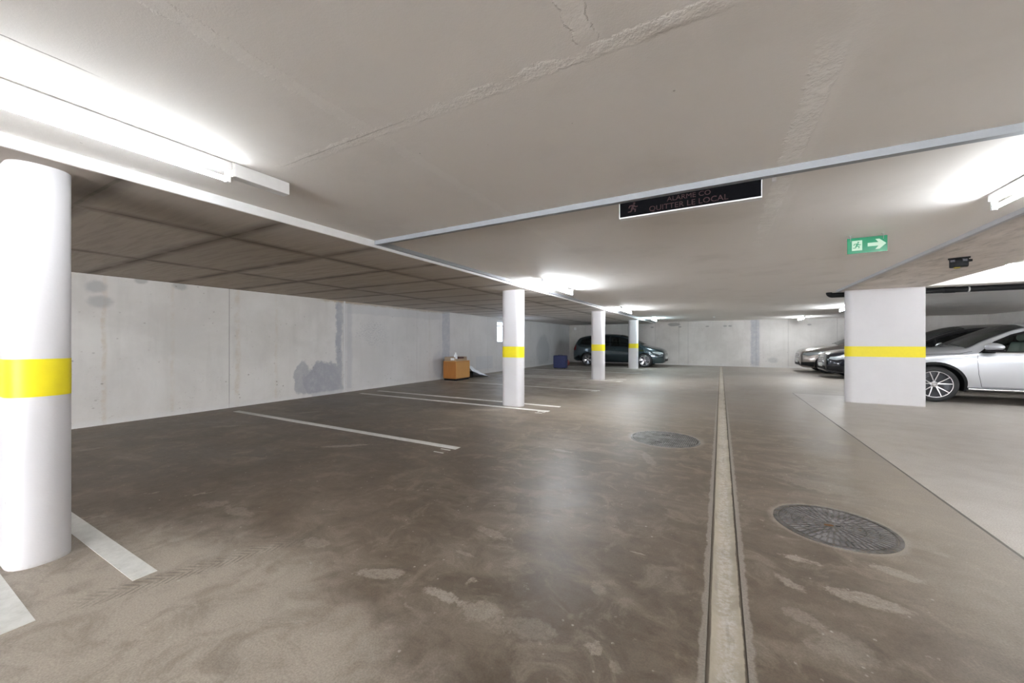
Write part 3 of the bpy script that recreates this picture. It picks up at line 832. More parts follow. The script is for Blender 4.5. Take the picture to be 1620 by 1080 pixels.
# small sensor far on the ceiling and a box in the far corner
tag(MB().cyl((0, 0, 0), (0, 0, -.03), .05, .04).build('ceiling_sensor', M['white']), 'small white round sensor on the ceiling near the far wall', 'detector').location = (-.25, 18.5, H - .0005)
tag(MB().box(-.06, .06, -.05, 0, -.08, .08, .006).build('wall_box', M['white']), 'small pale box high in the far left corner', 'box').location = (-7.72, YB - .001, 2.02)

# ------------------------------------------------------------------ pipe
t = thing('drain_pipe', 'black drain pipe running behind the top of the broad pillar', 'pipe', (0, 10.52, 0))
zc = H - .062
pts = [(2.06, 0, H - .001), (2.06, 0, zc + .05)]
for k in range(1, 7):
    a = pi / 2 * k / 6
    pts.append((2.06 + .06 * (1 - cos(a)) , 0, zc + .05 - .05 * sin(a)))
pts += [(2.3, 0, zc), (3.0, 0, zc), (5, 0, zc), (9.19, 0, zc)]
MB().tube(pts, .053, 20).build('pipe_run', M['pipe'], t, smooth=True)
for x in (3.80, 6.2):
    MB().cyl((x, 0, zc), (x + .16, 0, zc), .0585, n=24).build('coupling', M['pipe'], t, smooth=True)
for x in (4.12, 7.0):
    MB().cyl((x, 0, zc), (x + .022, 0, zc), .0605, n=24).cyl((x + .011, 0, zc + .05), (x + .011, 0, H - .001), .006, n=8).build('pipe_clamp', M['steel'], t)

# ------------------------------------------------------------------ cabinet and the stuff on and beside it
cx0, cx1, cy0, cy1 = -7.86, -7.34, 9.68, 10.42
t = thing('wooden_cabinet', 'low orange brown wooden cabinet against the left wall', 'cabinet', (0, 0, 0))
t.location = (-7.6, 10.05, 0); ox, oy = -7.6, 10.05
MB().box(cx0 - ox + .02, cx1 - ox - .03, cy0 - oy + .02, cy1 - oy - .02, 0, .06).build('plinth', M['black'], t)
MB().box(cx0 - ox, cx1 - ox - .02, cy0 - oy, cy1 - oy, .06, .60, .002).build('carcass', M['wood_s'], t)
for a, b in ((cy0 + .004, 10.046), (10.054, cy1 - .004)):
    MB().box(cx1 - ox - .019, cx1 - ox, a - oy, b - oy, .075, .585, .002).build('door', M['wood_f'], t)
MB().box(cx0 - ox, cx1 - ox + .004, cy0 - oy - .004, cy1 - oy + .004, .60, .622, .002).build('cabinet_top', M['wood_f'], t)
# open cardboard tray
t = thing('cardboard_tray', 'open cardboard tray on top of the wooden cabinet', 'box', (-7.6, 10.0, .6225))
w2, l2, h2, th = .22, .31, .13, .006
b = MB().box(-w2, w2, -l2, l2, 0, th)
b.box(-w2, -w2 + th, -l2, l2, th, h2).box(w2 - th, w2, -l2, l2, th, h2 * .55)
b.box(-w2 + th, w2 - th, -l2, -l2 + th, th, h2).box(-w2 + th, w2 - th, l2 - th, l2, th, h2)
b.build('tray', M['card'], t)
MB().box(-w2 + .25, -w2 + .40, -l2 - .0015, -l2 - .0002, .03, .10).build('paper_label', M['paper'], t)['label'] = 'white paper label'
t = thing('plastic_bottle', 'white plastic bottle standing in the cardboard tray', 'bottle', (-7.50, 9.86, .629))
MB().lathe([(.0001, 0), (.055, 0), (.058, .02), (.058, .17), (.03, .215), (.022, .22), (.022, .235)], 'z', 24).build('body', M['bottle'], t, smooth=True)
MB().cyl((0, 0, .235), (0, 0, .265), .025).build('cap', M['white'], t)
tag(MB().box(-.07, .07, -.14, .12, 0, .115, .012).build('box', M['maroon']), 'dark maroon box lying in the cardboard tray', 'box').location = (-7.52, 10.12, .629)
# plastic film over a dark crate
t = thing('covered_bundle', 'dark bundle under crumpled grey plastic film right of the cabinet', 'bag', (-7.72, 10.92, 0))
MB().box(-.28, .22, -.40, -.06, 0, .22, .04, 3).build('bundle', M['black'], t, smooth=True)
rows = []
for i in range(33):
    u = i / 32; row = []
    for j in range(41):
        v = j / 40
        y = -.46 + 1.12 * v
        x = -.34 + .78 * u
        z = .52 * (1 - v ** 1.5) * (1 - .35 * u * u) + .02
        z += .014 * sin(9 * u + 7 * v) + .010 * sin(23 * v - 11 * u) + .007 * sin(31 * u + 17 * v)
        z *= 1 - max(0, (u - .7) / .3) * (.85 - .55 * (1 - v))
        if v > .82: z = max(.006, z - (v - .82) * .3)
        row.append((x + .02 * sin(9 * v), y + .03 * sin(8 * u), max(.006, z)))
    rows.append(row)
f_ = MB().quadgrid(rows)
f_.build('plastic_film', M['film'], t, smooth=True)
sm_ = t.children[-1].modifiers.new('s', 'SOLIDIFY'); sm_.thickness = .003

# blue case
t = thing('blue_case', 'dark blue fabric case standing near the left wall before the far car', 'suitcase', (-6.55, 16.60, 0), radians(8))
MB().box(-.30, .30, -.20, .20, .02, .60, .04, 3).build('body', M['blue'], t, smooth=True)
MB().box(-.304, .304, -.012, .012, .03, .59, .004).build('zip_band', M['bluet'], t)
MB().tube([(-.10, 0, .598), (-.09, 0, .625), (.09, 0, .625), (.10, 0, .598)], .010, 8).build('handle', M['bluet'], t)
for x in (-.24, .24):
    for y in (-.14, .14):
        MB().cyl((x - .012, y, .022), (x + .012, y, .022), .022).build('wheel', M['black'], t)
# red thing behind it
t = thing('red_bag', 'dark red bag slumped on the floor behind the blue case', 'bag', (-7.05, 18.55, 0))
rows = []
for i in range(15):
    v = i / 14
    r = .30 * (sin(pi * min(1, v * .92 + .08)) ** .6) * (1 - .55 * v)
    rows.append([(r * cos(2 * pi * k / 24) * (1 + .07 * sin(5 * k)), r * .8 * sin(2 * pi * k / 24) * (1 + .06 * sin(3 * k)), .42 * v) for k in range(25)])
MB().quadgrid(rows).build('sack', M['redbag'], t, smooth=True)
MB().tube([(0, 0, .38), (.03, 0, .46), (.09, 0, .47)], .012, 8).build('handle', M['black'], t)

# ================================================================== cars
def pchip(xs, ys):
    n = len(xs); h = [xs[i + 1] - xs[i] for i in range(n - 1)]
    d = [(ys[i + 1] - ys[i]) / h[i] for i in range(n - 1)]
    m = [0.0] * n; m[0] = d[0]; m[-1] = d[-1]
    for i in range(1, n - 1):
        if d[i - 1] * d[i] <= 0: m[i] = 0
        else:
            w1 = 2 * h[i] + h[i - 1]; w2 = h[i] + 2 * h[i - 1]
            m[i] = (w1 + w2) / (w1 / d[i - 1] + w2 / d[i])
    def f(x):
        if x <= xs[0]: return ys[0]
        if x >= xs[-1]: return ys[-1]
        i = 0
        while x > xs[i + 1]: i += 1
        t = (x - xs[i]) / h[i]
        return (ys[i] * (2 * t ** 3 - 3 * t * t + 1) + h[i] * m[i] * (t ** 3 - 2 * t * t + t)
                + ys[i + 1] * (-2 * t ** 3 + 3 * t * t) + h[i] * m[i + 1] * (t ** 3 - t * t))
    return f

class Shell:
    """car body: stations along x (nose at 0), ring from the middle of the floor pan to the middle of the roof"""
    NB, NS, NG, NTOP = 4, 26, 18, 16
    def __init__(s, T, ws, R):
        s.T = {k: pchip([p[0] for p in v], [p[1] for p in v]) for k, v in T.items()}
        s.L = T['zt'][-1][0]; s.ws = ws; s.R = R
    def keys(s, x):
        T = s.T
        return [T[k](x) for k in ('zs', 'ys', 'ym', 'zb', 'yb', 'zr', 'yr', 'zt')]
    def side(s, x):
        """list of (y, z) from sill to rail"""
        zs, ys, ym, zb, yb, zr, yr, zt = s.keys(x)
        out = []
        zm = zs + (zb - zs) * .55
        for k in range(s.NS + 1):
            z = zs + (zb - zs) * k / s.NS
            if z < zm:
                u = (zm - z) / (zm - zs); y = ym - (ym - ys) * u ** 2.6
            else:
                u = (z - zm) / (zb - zm); y = ym - (ym - yb) * (.35 * u + .65 * u ** 3)
            # tuck under the sill, feature line
            out.append((y, z))
        for k in range(1, s.NG + 1):
            u = k / s.NG
            z = zb + (zr - zb) * u
            y = yb + (yr - yb) * (.72 * u + .28 * u * u)
            out.append((y, z))
        return out
    def top(s, x, j):
        zs, ys, ym, zb, yb, zr, yr, zt = s.keys(x)
        u = 1 - j / s.NTOP            # 1 at rail, 0 at centre
        return (yr * (1 - (1 - u) ** 1.35) if False else yr * u, zt - (zt - zr) * (abs(u) ** 2.4))
    def yz(s, x, z):
        P = s.side(x)
        if z <= P[0][1]: return P[0][0]
        for a, b in zip(P, P[1:]):
            if a[1] <= z <= b[1] and b[1] > a[1]:
                t = (z - a[1]) / (b[1] - a[1]); return a[0] + (b[0] - a[0]) * t
        # above the rail: on the top surface
        zs, ys, ym, zb, yb, zr, yr, zt = s.keys(x)
        if zt <= zr or z >= zt: return 0.0
        return yr * ((zt - z) / (zt - zr)) ** (1 / 2.4)
    def xfront(s, y, z, rear=False):
        y = abs(y); N = 160; span = 1.1
        prev = None
        for k in range(N + 1):
            x = span * k / N
            xx = s.L - x if rear else x
            P = s.side(xx); zt = s.T['zt'](xx); zs = P[0][1]
            if zs - .02 <= z <= zt + .001 and s.yz(xx, z) >= y:
                return xx
        return s.L - .3 if rear else .3
    def stations(s):
        N = 230; xs = []
        for k in range(N + 1):
            u = k / N
            xs.append(u)
        def warp(u):
            a = .5 - .5 * cos(pi * u)
            return .80 * u + .20 * a
        xs = [warp(u) * s.L for u in xs]
        extra = [.004, .010, .02, .035, .05]
        return sorted(set(xs + extra + [s.L - e for e in extra]))
    def mesh(s, holes, top_holes):
        xs = s.stations(); rows = []
        nside = s.NS + s.NG
        for x in xs:
            P = s.side(x)
            ys = P[0][0]; zs = P[0][1]
            row = [(x, ys * .92 * k / s.NB, zs) for k in range(s.NB)]
            if P[0][0] > 0: row.append((x, ys * .93, zs))
            row += [(x, y, z) for y, z in P]
            row += [(x, *s.top(x, j)) for j in range(1, s.NTOP + 1)]
            rows.append([list(p) for p in row])
        n = len(rows[0]); i_s0 = s.NB + 1; i_s1 = i_s0 + s.NS
        # round wheel arches: move near vertices onto the circle
        Ra = s.R + .055
        for wx in s.ws:
            for r in rows:
                for j in range(i_s0, i_s1 + 1):
                    p = r[j]; dx, dz = p[0] - wx, p[2] - s.R
                    d = sqrt(dx * dx + dz * dz)
                    if d > 1e-6 and abs(d - Ra) < .0165:
                        p[0] = wx + dx * Ra / d; p[2] = s.R + dz * Ra / d
        V = []; F = []
        for sgn in (1, -1):
            b = len(V)
            for r in rows: V += [(p[0], p[1] * sgn, p[2]) for p in r]
            for i in range(len(rows) - 1):
                for j in range(n - 1):
                    q = [rows[i][j], rows[i][j + 1], rows[i + 1][j + 1], rows[i + 1][j]]
                    cx = sum(p[0] for p in q) / 4; cy = sum(p[1] for p in q) / 4; cz = sum(p[2] for p in q) / 4
                    cut = False
                    if j <= i_s1:
                        for wx in s.ws:
                            if j < i_s0:
                                if abs(cx - wx) < Ra and cy > .50: cut = True
                            elif all(sqrt((p[0] - wx) ** 2 + (p[2] - s.R) ** 2) < Ra + .004 for p in q): cut = True
                    if not cut and i_s0 + 4 <= j < i_s1 + s.NG + 2:
                        for poly in holes:
                            if inside(poly, cx, cz): cut = True; break
                    if not cut and j >= i_s1 + s.NG:
                        for (xa, xb, fr) in top_holes:
                            if xa < cx < xb and cy < s.T['yr'](cx) * fr: cut = True
                    if cut: continue
                    idx = [b + i * n + j, b + i * n + j + 1, b + (i + 1) * n + j + 1, b + (i + 1) * n + j]
                    F.append(idx[::-1] if sgn < 0 else idx)
            # close nose and tail
            F.append([b + j for j in range(n)]); e = b + (len(rows) - 1) * n
            F.append([e + j for j in range(n)])
        m = MB(); m.v = V; m.f = [tuple(f) for f in F]
        return m

def inside(poly, x, z):
    c = False; n = len(poly)
    for i in range(n):
        x1, z1 = poly[i]; x2, z2 = poly[(i + 1) % n]
        if (z1 > z) != (z2 > z) and x < (x2 - x1) * (z - z1) / (z2 - z1) + x1: c = not c
    return c
def span(poly, x):
    """vertical range of a polygon at x"""
    zs = []
    n = len(poly)
    for i in range(n):
        x1, z1 = poly[i]; x2, z2 = poly[(i + 1) % n]
        if x1 == x2: continue
        if min(x1, x2) - 1e-9 <= x <= max(x1, x2) + 1e-9:
            zs.append(z1 + (z2 - z1) * (x - x1) / (x2 - x1))
    return (min(zs), max(zs)) if zs else None
def inset(poly, d):
    """offset polygon outwards by d (negative = inwards)"""
    n = len(poly); A = sum(poly[i][0] * poly[(i + 1) % n][1] - poly[(i + 1) % n][0] * poly[i][1] for i in range(n))
    sg = 1 if A > 0 else -1; out = []
    for i in range(n):
        p0, p1, p2 = Vector(poly[i - 1]), Vector(poly[i]), Vector(poly[(i + 1) % n])
        a = (p1 - p0).normalized(); b = (p2 - p1).normalized()
        na = Vector((a.y, -a.x)) * sg; nb = Vector((b.y, -b.x)) * sg
        k = (na + nb); L = k.length
        if L < .2: k = na; L = 1
        k = k / L; co = max(.45, k.dot(na))
        out.append(tuple(p1 + k * d / co))
    return out

def side_patch(mb, sh, poly, off, sgn, nu=24, nv=8, thick=0.0):
    x0 = min(p[0] for p in poly); x1 = max(p[0] for p in poly)
    rows = []
    xs = sorted(set([x0 + (x1 - x0) * k / nu for k in range(nu + 1)] + [p[0] for p in poly]))
    for x in xs:
        xc = min(max(x, x0 + 1e-5), x1 - 1e-5)
        r = span(poly, xc)
        if r is None: continue
        row = []
        for k in range(nv + 1):
            z = r[0] + (r[1] - r[0]) * k / nv
            row.append((x, sgn * (sh.yz(x, z) + off), z))
        rows.append(row)
    mb.quadgrid(rows, flip=sgn > 0)
    return mb
def side_ring(mb, sh, pin, pout, off, sgn, closed=True, sub=6, inner_off=None):
    """strip between two outlines with the same number of points"""
    n = len(pin); A = []; B = []
    for i in range(n if closed else n - 1):
        for k in range(sub):
            t = k / sub; j = (i + 1) % n
            A.append((pin[i][0] + (pin[j][0] - pin[i][0]) * t, pin[i][1] + (pin[j][1] - pin[i][1]) * t))
            B.append((pout[i][0] + (pout[j][0] - pout[i][0]) * t, pout[i][1] + (pout[j][1] - pout[i][1]) * t))
    if closed: A.append(A[0]); B.append(B[0])
    else: A.append(pin[-1]); B.append(pout[-1])
    io = off if inner_off is None else inner_off
    r0 = [(x, sgn * (sh.yz(x, z) + io), z) for x, z in A]
    r1 = [(x, sgn * (sh.yz(x, z) + off), z) for x, z in B]
    r2 = [(x, sgn * (sh.yz(x, z) - .004), z) for x, z in B]
    rm = [((a[0] + b[0]) / 2, (a[1] + b[1]) / 2 + sgn * .001, (a[2] + b[2]) / 2) for a, b in zip(r0, r1)]
    ri = [(x, sgn * (sh.yz(x, z) - .012), z) for x, z in A]
    mb.quadgrid([ri, r0, rm, r1, r2])
    return mb
def side_strip(mb, sh, line_, wd, off, sgn, sub=8):
    pts = []
    for a, b in zip(line_, line_[1:]):
        for k in range(sub): pts.append(Vector(a).lerp(Vector(b), k / sub))
    pts.append(Vector(line_[-1]))
    L_, R_ = [], []
    for i, p in enumerate(pts):
        d = (pts[min(i + 1, len(pts) - 1)] - pts[max(i - 1, 0)]).normalized(); nn = Vector((-d.y, d.x)) * wd / 2
        a, b = p + nn, p - nn
        L_.append((a.x, sgn * (sh.yz(a.x, a.y) + off), a.y)); R_.append((b.x, sgn * (sh.yz(b.x, b.y) + off), b.y))
    mb.quadgrid([L_, R_])
    return mb
def front_patch(mb, sh, poly, off, rear=False, ny=14, nz=6):
    """poly in (y, z)"""
    y0 = min(p[0] for p in poly); y1 = max(p[0] for p in poly); rows = []
    for k in range(ny + 1):
        y = y0 + (y1 - y0) * k / ny
        r = span(poly, min(max(y, y0 + 1e-5), y1 - 1e-5))
        rows.append([(sh.xfront(y, r[0] + (r[1] - r[0]) * q / nz, rear) + (off if rear else -off), y, r[0] + (r[1] - r[0]) * q / nz) for q in range(nz + 1)])
    mb.quadgrid(rows); return mb
def top_patch(mb, sh, xa, xb, fr, off, nx=24, ny=20):
    rows = []
    for i in range(nx + 1):
        x = xa + (xb - xa) * i / nx; yr = sh.T['yr'](x); zr = sh.T['zr'](x); zt = sh.T['zt'](x); row = []
        for k in range(ny + 1):
            u = (-1 + 2 * k / ny) * fr
            z = zt - (zt - zr) * abs(u) ** 2.4
            row.append((x, yr * u, z + off))
        rows.append(row)
    mb.quadgrid(rows); return mb

def wheel(par, x, y, R, style, sgn, name='wheel', turn=0.0, rimc='alloy'):
    """y = outer face of the tyre, sgn = outward side; the wheel is a part, tyre and rim pieces are its sub-parts"""
    W = .215
    def P(pr): return [(r, sgn * h) for r, h in pr]
    ro = R; ri = R * .735
    t = MB().lathe(P([(ri, -W), (ri + .03, -W - .004), (ro - .03, -W), (ro - .006, -W + .02), (ro, -W * .75), (ro, -W * .25), (ro - .006, -.02), (ro - .03, 0), (ri + .035, .004), (ri + .006, -.004), (ri, -.014)]), 'y', 56, (x, y, R))
    o = t.build('tyre', M['rubber'], None, smooth=True); o.name = name; o.data.name = name; o.parent = par
    rb = MB().lathe(P([(ri + .007, -.004), (ri + .002, .001), (ri - .008, .000), (ri - .014, -.012), (ri - .02, -.09), (ri - .03, -W)]), 'y', 56, (x, y, R))
    rb.build('rim', M[rimc], o, smooth=True)
    MB().lathe(P([(.0001, -.085), (ri * .62, -.085), (ri * .62, -.10), (ri * .98, -.11)]), 'y', 40, (x, y, R)).build('brake_disc', M['alloyd'], o, smooth=True)
    sp = MB()
    n = 5
    for k in range(n):
        a0 = turn + 2 * pi * k / n
        if style == 'twin':
            arms = [(a0 - .05, a0 - .27), (a0 + .05, a0 + .27)]; wd = (.013, .0085)
        elif style == 'petal':
            arms = [(a0 - .02, a0 - .16), (a0 + .02, a0 + .16)]; wd = (.020, .030)
        else:
            arms = [(a0, a0)]; wd = (.026, .020)
        for a, b in arms:
            p0 = Vector((cos(a), sin(a))) * .050; p1 = Vector((cos(b), sin(b))) * (ri - .006)
            d = (p1 - p0).normalized(); nn = Vector((-d.y, d.x))
            N = 6; rows = []
            for i in range(N + 1):
                u = i / N; c = p0.lerp(p1, u); hw = wd[0] + (wd[1] - wd[0]) * u
                if style == 'petal': hw = .014 + .020 * sin(pi * min(1, u * .9 + .1)) ** 1.0
                dep = -.018 - .018 * (1 - u) ** 2 + .014 * u
                fz = dep
                row = [(c - nn * hw, fz - .030), (c - nn * hw * .8, fz), (c + nn * hw * .8, fz), (c + nn * hw, fz - .030)]
                rows.append([(x + p.x, y + sgn * h, R + p.y) for p, h in row])
            sp.quadgrid(rows, close=True)
    sp.lathe(P([(.0001, -.020), (.030, -.020), (.034, -.026), (.058, -.034), (.064, -.050), (.064, -.09)]), 'y', 32, (x, y, R))
    for k in range(5):
        a = turn + 2 * pi * (k + .5) / 5
        sp.cyl((x + .045 * cos(a), y - sgn * .036, R + .045 * sin(a)), (x + .045 * cos(a), y - sgn * .026, R + .045 * sin(a)), .007, n=8)
    sp.build('spokes', M[rimc], o, smooth=True)
    return o

def make_car(name, label, cat, loc, rz, C, group=None):
    t = thing(name, label, cat, loc, rz, group)
    sh = Shell(C['T'], C['ws'], C['R']); T = sh.T
    paint = mat_paint(C['paint'][0], *C['paint'][1:])
    wins = C['windows']; wsx = C['windshield']; rwx = C['rear_window']
    holes = [inset(p, .006) for p in wins]
    sh.mesh(holes, [(wsx[0], wsx[1], wsx[2]), (rwx[0], rwx[1], rwx[2])]).build('body_shell', paint, t, smooth=True, recalc=False)
    # wheel arch liners and floor pan
    for wx in C['ws']:
        for sg in (1, -1):
            yo = sh.yz(wx, C['R'] + .3) - .02; rows = []
            for k in range(29):
                a = -.25 + (pi + .5) * k / 28; r = C['R'] + .054
                rows.append([(wx + r * cos(a), sg * (yo + .012), C['R'] + r * sin(a)), (wx + r * cos(a), sg * (yo - .30), C['R'] + r * sin(a)), (wx + .05 * cos(a), sg * (yo - .30), C['R'] + .05 * sin(a))])
            MB().quadgrid(rows).build('arch_liner', M['black'], t, smooth=True)
    MB().box(.5, sh.L - .5, -.55, .55, T['zs'](1.8) + .01, T['zs'](1.8) + .05).build('floor_pan', M['black'], t)
    # glazing
    for sg in (1, -1):
        for i, p in enumerate(wins):
            side_patch(MB(), sh, inset(p, .012), -.006, sg).build('side_window', M[C['glass'][min(i, len(C['glass']) - 1)]], t, smooth=True)
            side_ring(MB(), sh, inset(p, -.014), inset(p, .020), .0035, sg).build('window_trim', M['blackg'], t)
        if C.get('chrome_line'):
            side_strip(MB(), sh, C['chrome_line'], .014, .007, sg).build('window_chrome', M['chrome'], t)
    top_patch(MB(), sh, wsx[0] - .015, wsx[1] + .02, wsx[2] + .02, .003).build('windscreen', M[C.get('wglass', 'glass')], t, smooth=True)
    top_patch(MB(), sh, rwx[0] - .015, rwx[1] + .02, rwx[2] + .02, .003).build('rear_screen', M['glassd'], t, smooth=True)
    mb = MB()
    for sg in (1, -1):    # A pillar edge seal
        rows = []
        for k in range(21):
            x = wsx[0] - .02 + (wsx[1] - wsx[0] + .03) * k / 20; yr = T['yr'](x); zr = T['zr'](x); zt = T['zt'](x)
            rows.append([(x, sg * yr * u, zt - (zt - zr) * u ** 2.4 + .0065) for u in (wsx[2] - .035, wsx[2] + .03)])
        MB().quadgrid(rows).build('screen_seal', M['blackg'], t)
    # wipers and cowl
    xw = wsx[0] - .03
    zc_ = T['zt'](xw)
    MB().tube([(xw + .03, -.45, T['zt'](xw) + .0), (xw + .07, -.1, zc_ + .035), (xw + .10, .15, zc_ + .05)], .007, 6).tube([(xw + .03, .1, zc_ + .01), (xw + .07, .35, zc_ + .03), (xw + .12, .6, zc_ + .03)], .007, 6).build('wiper', M['black'], t)
    # door gaps, handles, cladding
    for sg in (1, -1):
        mb = MB()
        for ln in C['gaps']: side_strip(mb, sh, ln, .007, .0015, sg)
        mb.build('door_gap', M['black'], t)
        for (hx, hz) in C['handles']:
            y = sh.yz(hx, hz)
            b = MB().tube([(hx - .09, sg * (y + .004), hz), (hx - .075, sg * (y + .028), hz + .002), (hx, sg * (y + .032), hz + .004), (hx + .075, sg * (y + .028), hz + .004), (hx + .09, sg * (y + .004), hz + .004)], .011, 8)
            b.build('door_handle', paint if not C.get('chrome_handle') else M['chrome'], t, smooth=True)
        Ra = C['R'] + .052; wdt = C['clad']
        if wdt:
            for wx in C['ws']:
                a0, a1 = -.28, pi + .28
                pin = [(wx + Ra * cos(a0 + (a1 - a0) * k / 24), C['R'] + Ra * sin(a0 + (a1 - a0) * k / 24)) for k in range(25)]
                pout = [(wx + (Ra + wdt) * cos(a0 + (a1 - a0) * k / 24), C['R'] + (Ra + wdt) * sin(a0 + (a1 - a0) * k / 24)) for k in range(25)]
                side_ring(MB(), sh, pin, pout, .010, sg, closed=False, sub=2, inner_off=.016).build('arch_cladding', M['black'], t, smooth=True)
        zs_ = T['zs'](sh.L / 2)
        xa, xb = C['ws'][0] + Ra + .01, C['ws'][1] - Ra - .01
        if C.get('skirt'):
            side_patch(MB(), sh, [(xa, zs_ + .004), (xb, zs_ + .004), (xb, zs_ + C['skirt']), (xa, zs_ + C['skirt'])], .010, sg, 20, 3).build('sill_cladding', M['black'], t)
        if C.get('chrome_sill'):
            MB().tube([(xa + .05, sg * (sh.yz(xa + .1, zs_ + .02) + .02), zs_ + .028), (xa + .2, sg * (sh.yz(xa + .3, zs_ + .02) + .045), zs_ + .028), (xb - .2, sg * (sh.yz(xb - .3, zs_ + .02) + .045), zs_ + .028), (xb - .05, sg * (sh.yz(xb - .1, zs_ + .02) + .02), zs_ + .028)], .018, 10).build('sill_bar', M['chrome'], t, smooth=True)
        # headlamps, tail lamps
        side_patch(MB(), sh, C['headlamp'], .005, sg, 16, 6).build('headlamp', M['lens'], t, smooth=True)['label'] = 'clear headlamp'
        side_ring(MB(), sh, C['headlamp'], inset(C['headlamp'], .010), .004, sg, sub=4).build('lamp_edge', M['blackg'], t)
        side_patch(MB(), sh, C['taillamp'], .005, sg, 12, 6).build('tail_lamp', M['red'], t, smooth=True)['label'] = 'red tail lamp'
        if C.get('lowbump'):
            side_patch(MB(), sh, C['lowbump'], .006, sg, 16, 5).build('bumper_cladding', M['black'], t, smooth=True)
        # mirror
        mx_, mz = C['mirror']; my = sh.yz(mx_, mz - .03)
        bm = bmesh.new(); bmesh.ops.create_uvsphere(bm, u_segments=24, v_segments=16, radius=1)
        for v in bm.verts:
            x, y, z = v.co
            v.co = (mx_ + x * (.105 if x < 0 else .065) + .05 * y, sg * (my + .165 + y * .14), mz + .050 + z * (.080 - .018 * y))
        mo = MB().bm(bm).build('mirror', paint, t, smooth=True)
        MB().prism([(mx_ - .03, mz - .045), (mx_ + .07, mz - .045), (mx_ + .05, mz - .005), (mx_ - .01, mz - .005)], sg * (my - .01), sg * (my + .10), 'y').build('mirror_foot', M['black'], mo)
        bm = bmesh.new(); bmesh.ops.create_uvsphere(bm, u_segments=20, v_segments=8, radius=1)
        for v in bm.verts:
            x, y, z = v.co
            v.co = (mx_ + .000 + x * .088 + .05 * y, sg * (my + .155 + y * .128), mz - .014 + z * .032)
        MB().bm(bm).build('mirror_base', M['black'], mo, smooth=True)
        MB().box(mx_ + .040, mx_ + .062, sg * (my + .06) if sg > 0 else sg * (my + .25), sg * (my + .25) if sg > 0 else sg * (my + .06), mz - .005, mz + .09, .008).build('mirror_glass', M['chrome'], mo)
        for i, wx in enumerate(C['ws']):
            y = sg * (sh.yz(wx, C['R'] + .30) - .022)
            wheel(t, wx, y, C['R'], C['style'], sg, turn=.33 + i * .5, rimc=C.get('rimc', 'alloy'))
    front_patch(MB(), sh, C['grille'], .006).build('grille', M['blackg'], t, smooth=True)
    for zz in C.get('bars', []):
        y0 = max(abs(p[0]) for p in C['grille']) - .06
        MB().tube([(sh.xfront(y, zz) - .012, y, zz) for y in [(-y0 + 2 * y0 * k / 12) for k in range(13)]], .008, 8).build('grille_bar', M['chrome'], t, smooth=True)
    bz = C['plate_z']; xf = sh.xfront(.0, bz)
    MB().box(xf - .022, xf + .0, -.26, .26, bz - .055, bz + .055, .003).build('number_plate', M['plate'], t)
    front_patch(MB(), sh, [(-.62, C['T']['zs'][0][1] + .03), (.62, C['T']['zs'][0][1] + .03), (.55, C['T']['zs'][0][1] + .15), (-.55, C['T']['zs'][0][1] + .15)], .006).build('lower_intake', M['black'], t)
    if C.get('rails'):
        for sg in (1, -1):
            xa, xb = C['rails']
            pts = []
            for k in range(15):
                u = k / 14; x = xa + (xb - xa) * u
                pts.append((x, sg * T['yr'](x) * .93, T['zt'](x) - (T['zt'](x) - T['zr'](x)) * .93 ** 2.4 + .035 * min(1, 8 * min(u, 1 - u)) + .002))
            MB().tube(pts, .012, 8).build('roof_rail', M[C.get('railm', 'black')], t, smooth=True)
    # interior
    fx = C['seat_x']; zf = T['zs'](1.8) + .05
    sm = M[C.get('seatm', 'seat')]
    for sg in (1, -1):
        s_ = MB().box(fx - .28, fx + .22, sg * .37 - .25, sg * .37 + .25, zf + .18, zf + .36, .05, 3).build('front_seat', sm, t, smooth=True)
        bm = bmesh.new(); bmesh.ops.create_cube(bm, size=1)
        for v in bm.verts:
            v.co = (v.co.x * .13, v.co.y * .48, v.co.z * .62)
            if v.co.z > 0: v.co.y *= .8
        bmesh.ops.bevel(bm, geom=bm.edges[:], offset=.05, segments=3, profile=.5, affect='EDGES')
        MB().bm(bm, Matrix.Translation((fx + .27, sg * .37, zf + .62)) @ Matrix.Rotation(radians(14), 4, 'Y')).build('seat_back', sm, s_, smooth=True)
        bm = bmesh.new(); bmesh.ops.create_uvsphere(bm, u_segments=20, v_segments=12, radius=1)
        for v in bm.verts: v.co = (v.co.x * .06, v.co.y * .135, v.co.z * .10)
        MB().bm(bm, Matrix.Translation((fx + .37, sg * .37, zf + 1.03)) @ Matrix.Rotation(radians(14), 4, 'Y')).build('head_rest', sm, s_, smooth=True)
    r_ = MB().box(fx + .62, fx + 1.12, -.62, .62, zf + .16, zf + .36, .05, 3).build('rear_seat', sm, t, smooth=True)
    MB().box(fx + 1.08, fx + 1.24, -.60, .60, zf + .30, zf + .88, .05, 3).build('seat_back', sm, r_, smooth=True)
    dx = wsx[0] + .18
    MB().box(dx, dx + .42, -.64, .64, T['zb'](dx) - .30, T['zb'](dx) - .06, .06, 3).build('dashboard', M['seat'], t, smooth=True)
    sw_ = MB().tube([(dx + .50 + .05 * sin(a), .37 + .18 * cos(a), T['zb'](dx) - .05 + .17 * sin(a)) for a in [2 * pi * k / 24 for k in range(25)]], .014, 8).build('steering_wheel', M['seat'], t, smooth=True)
    return t

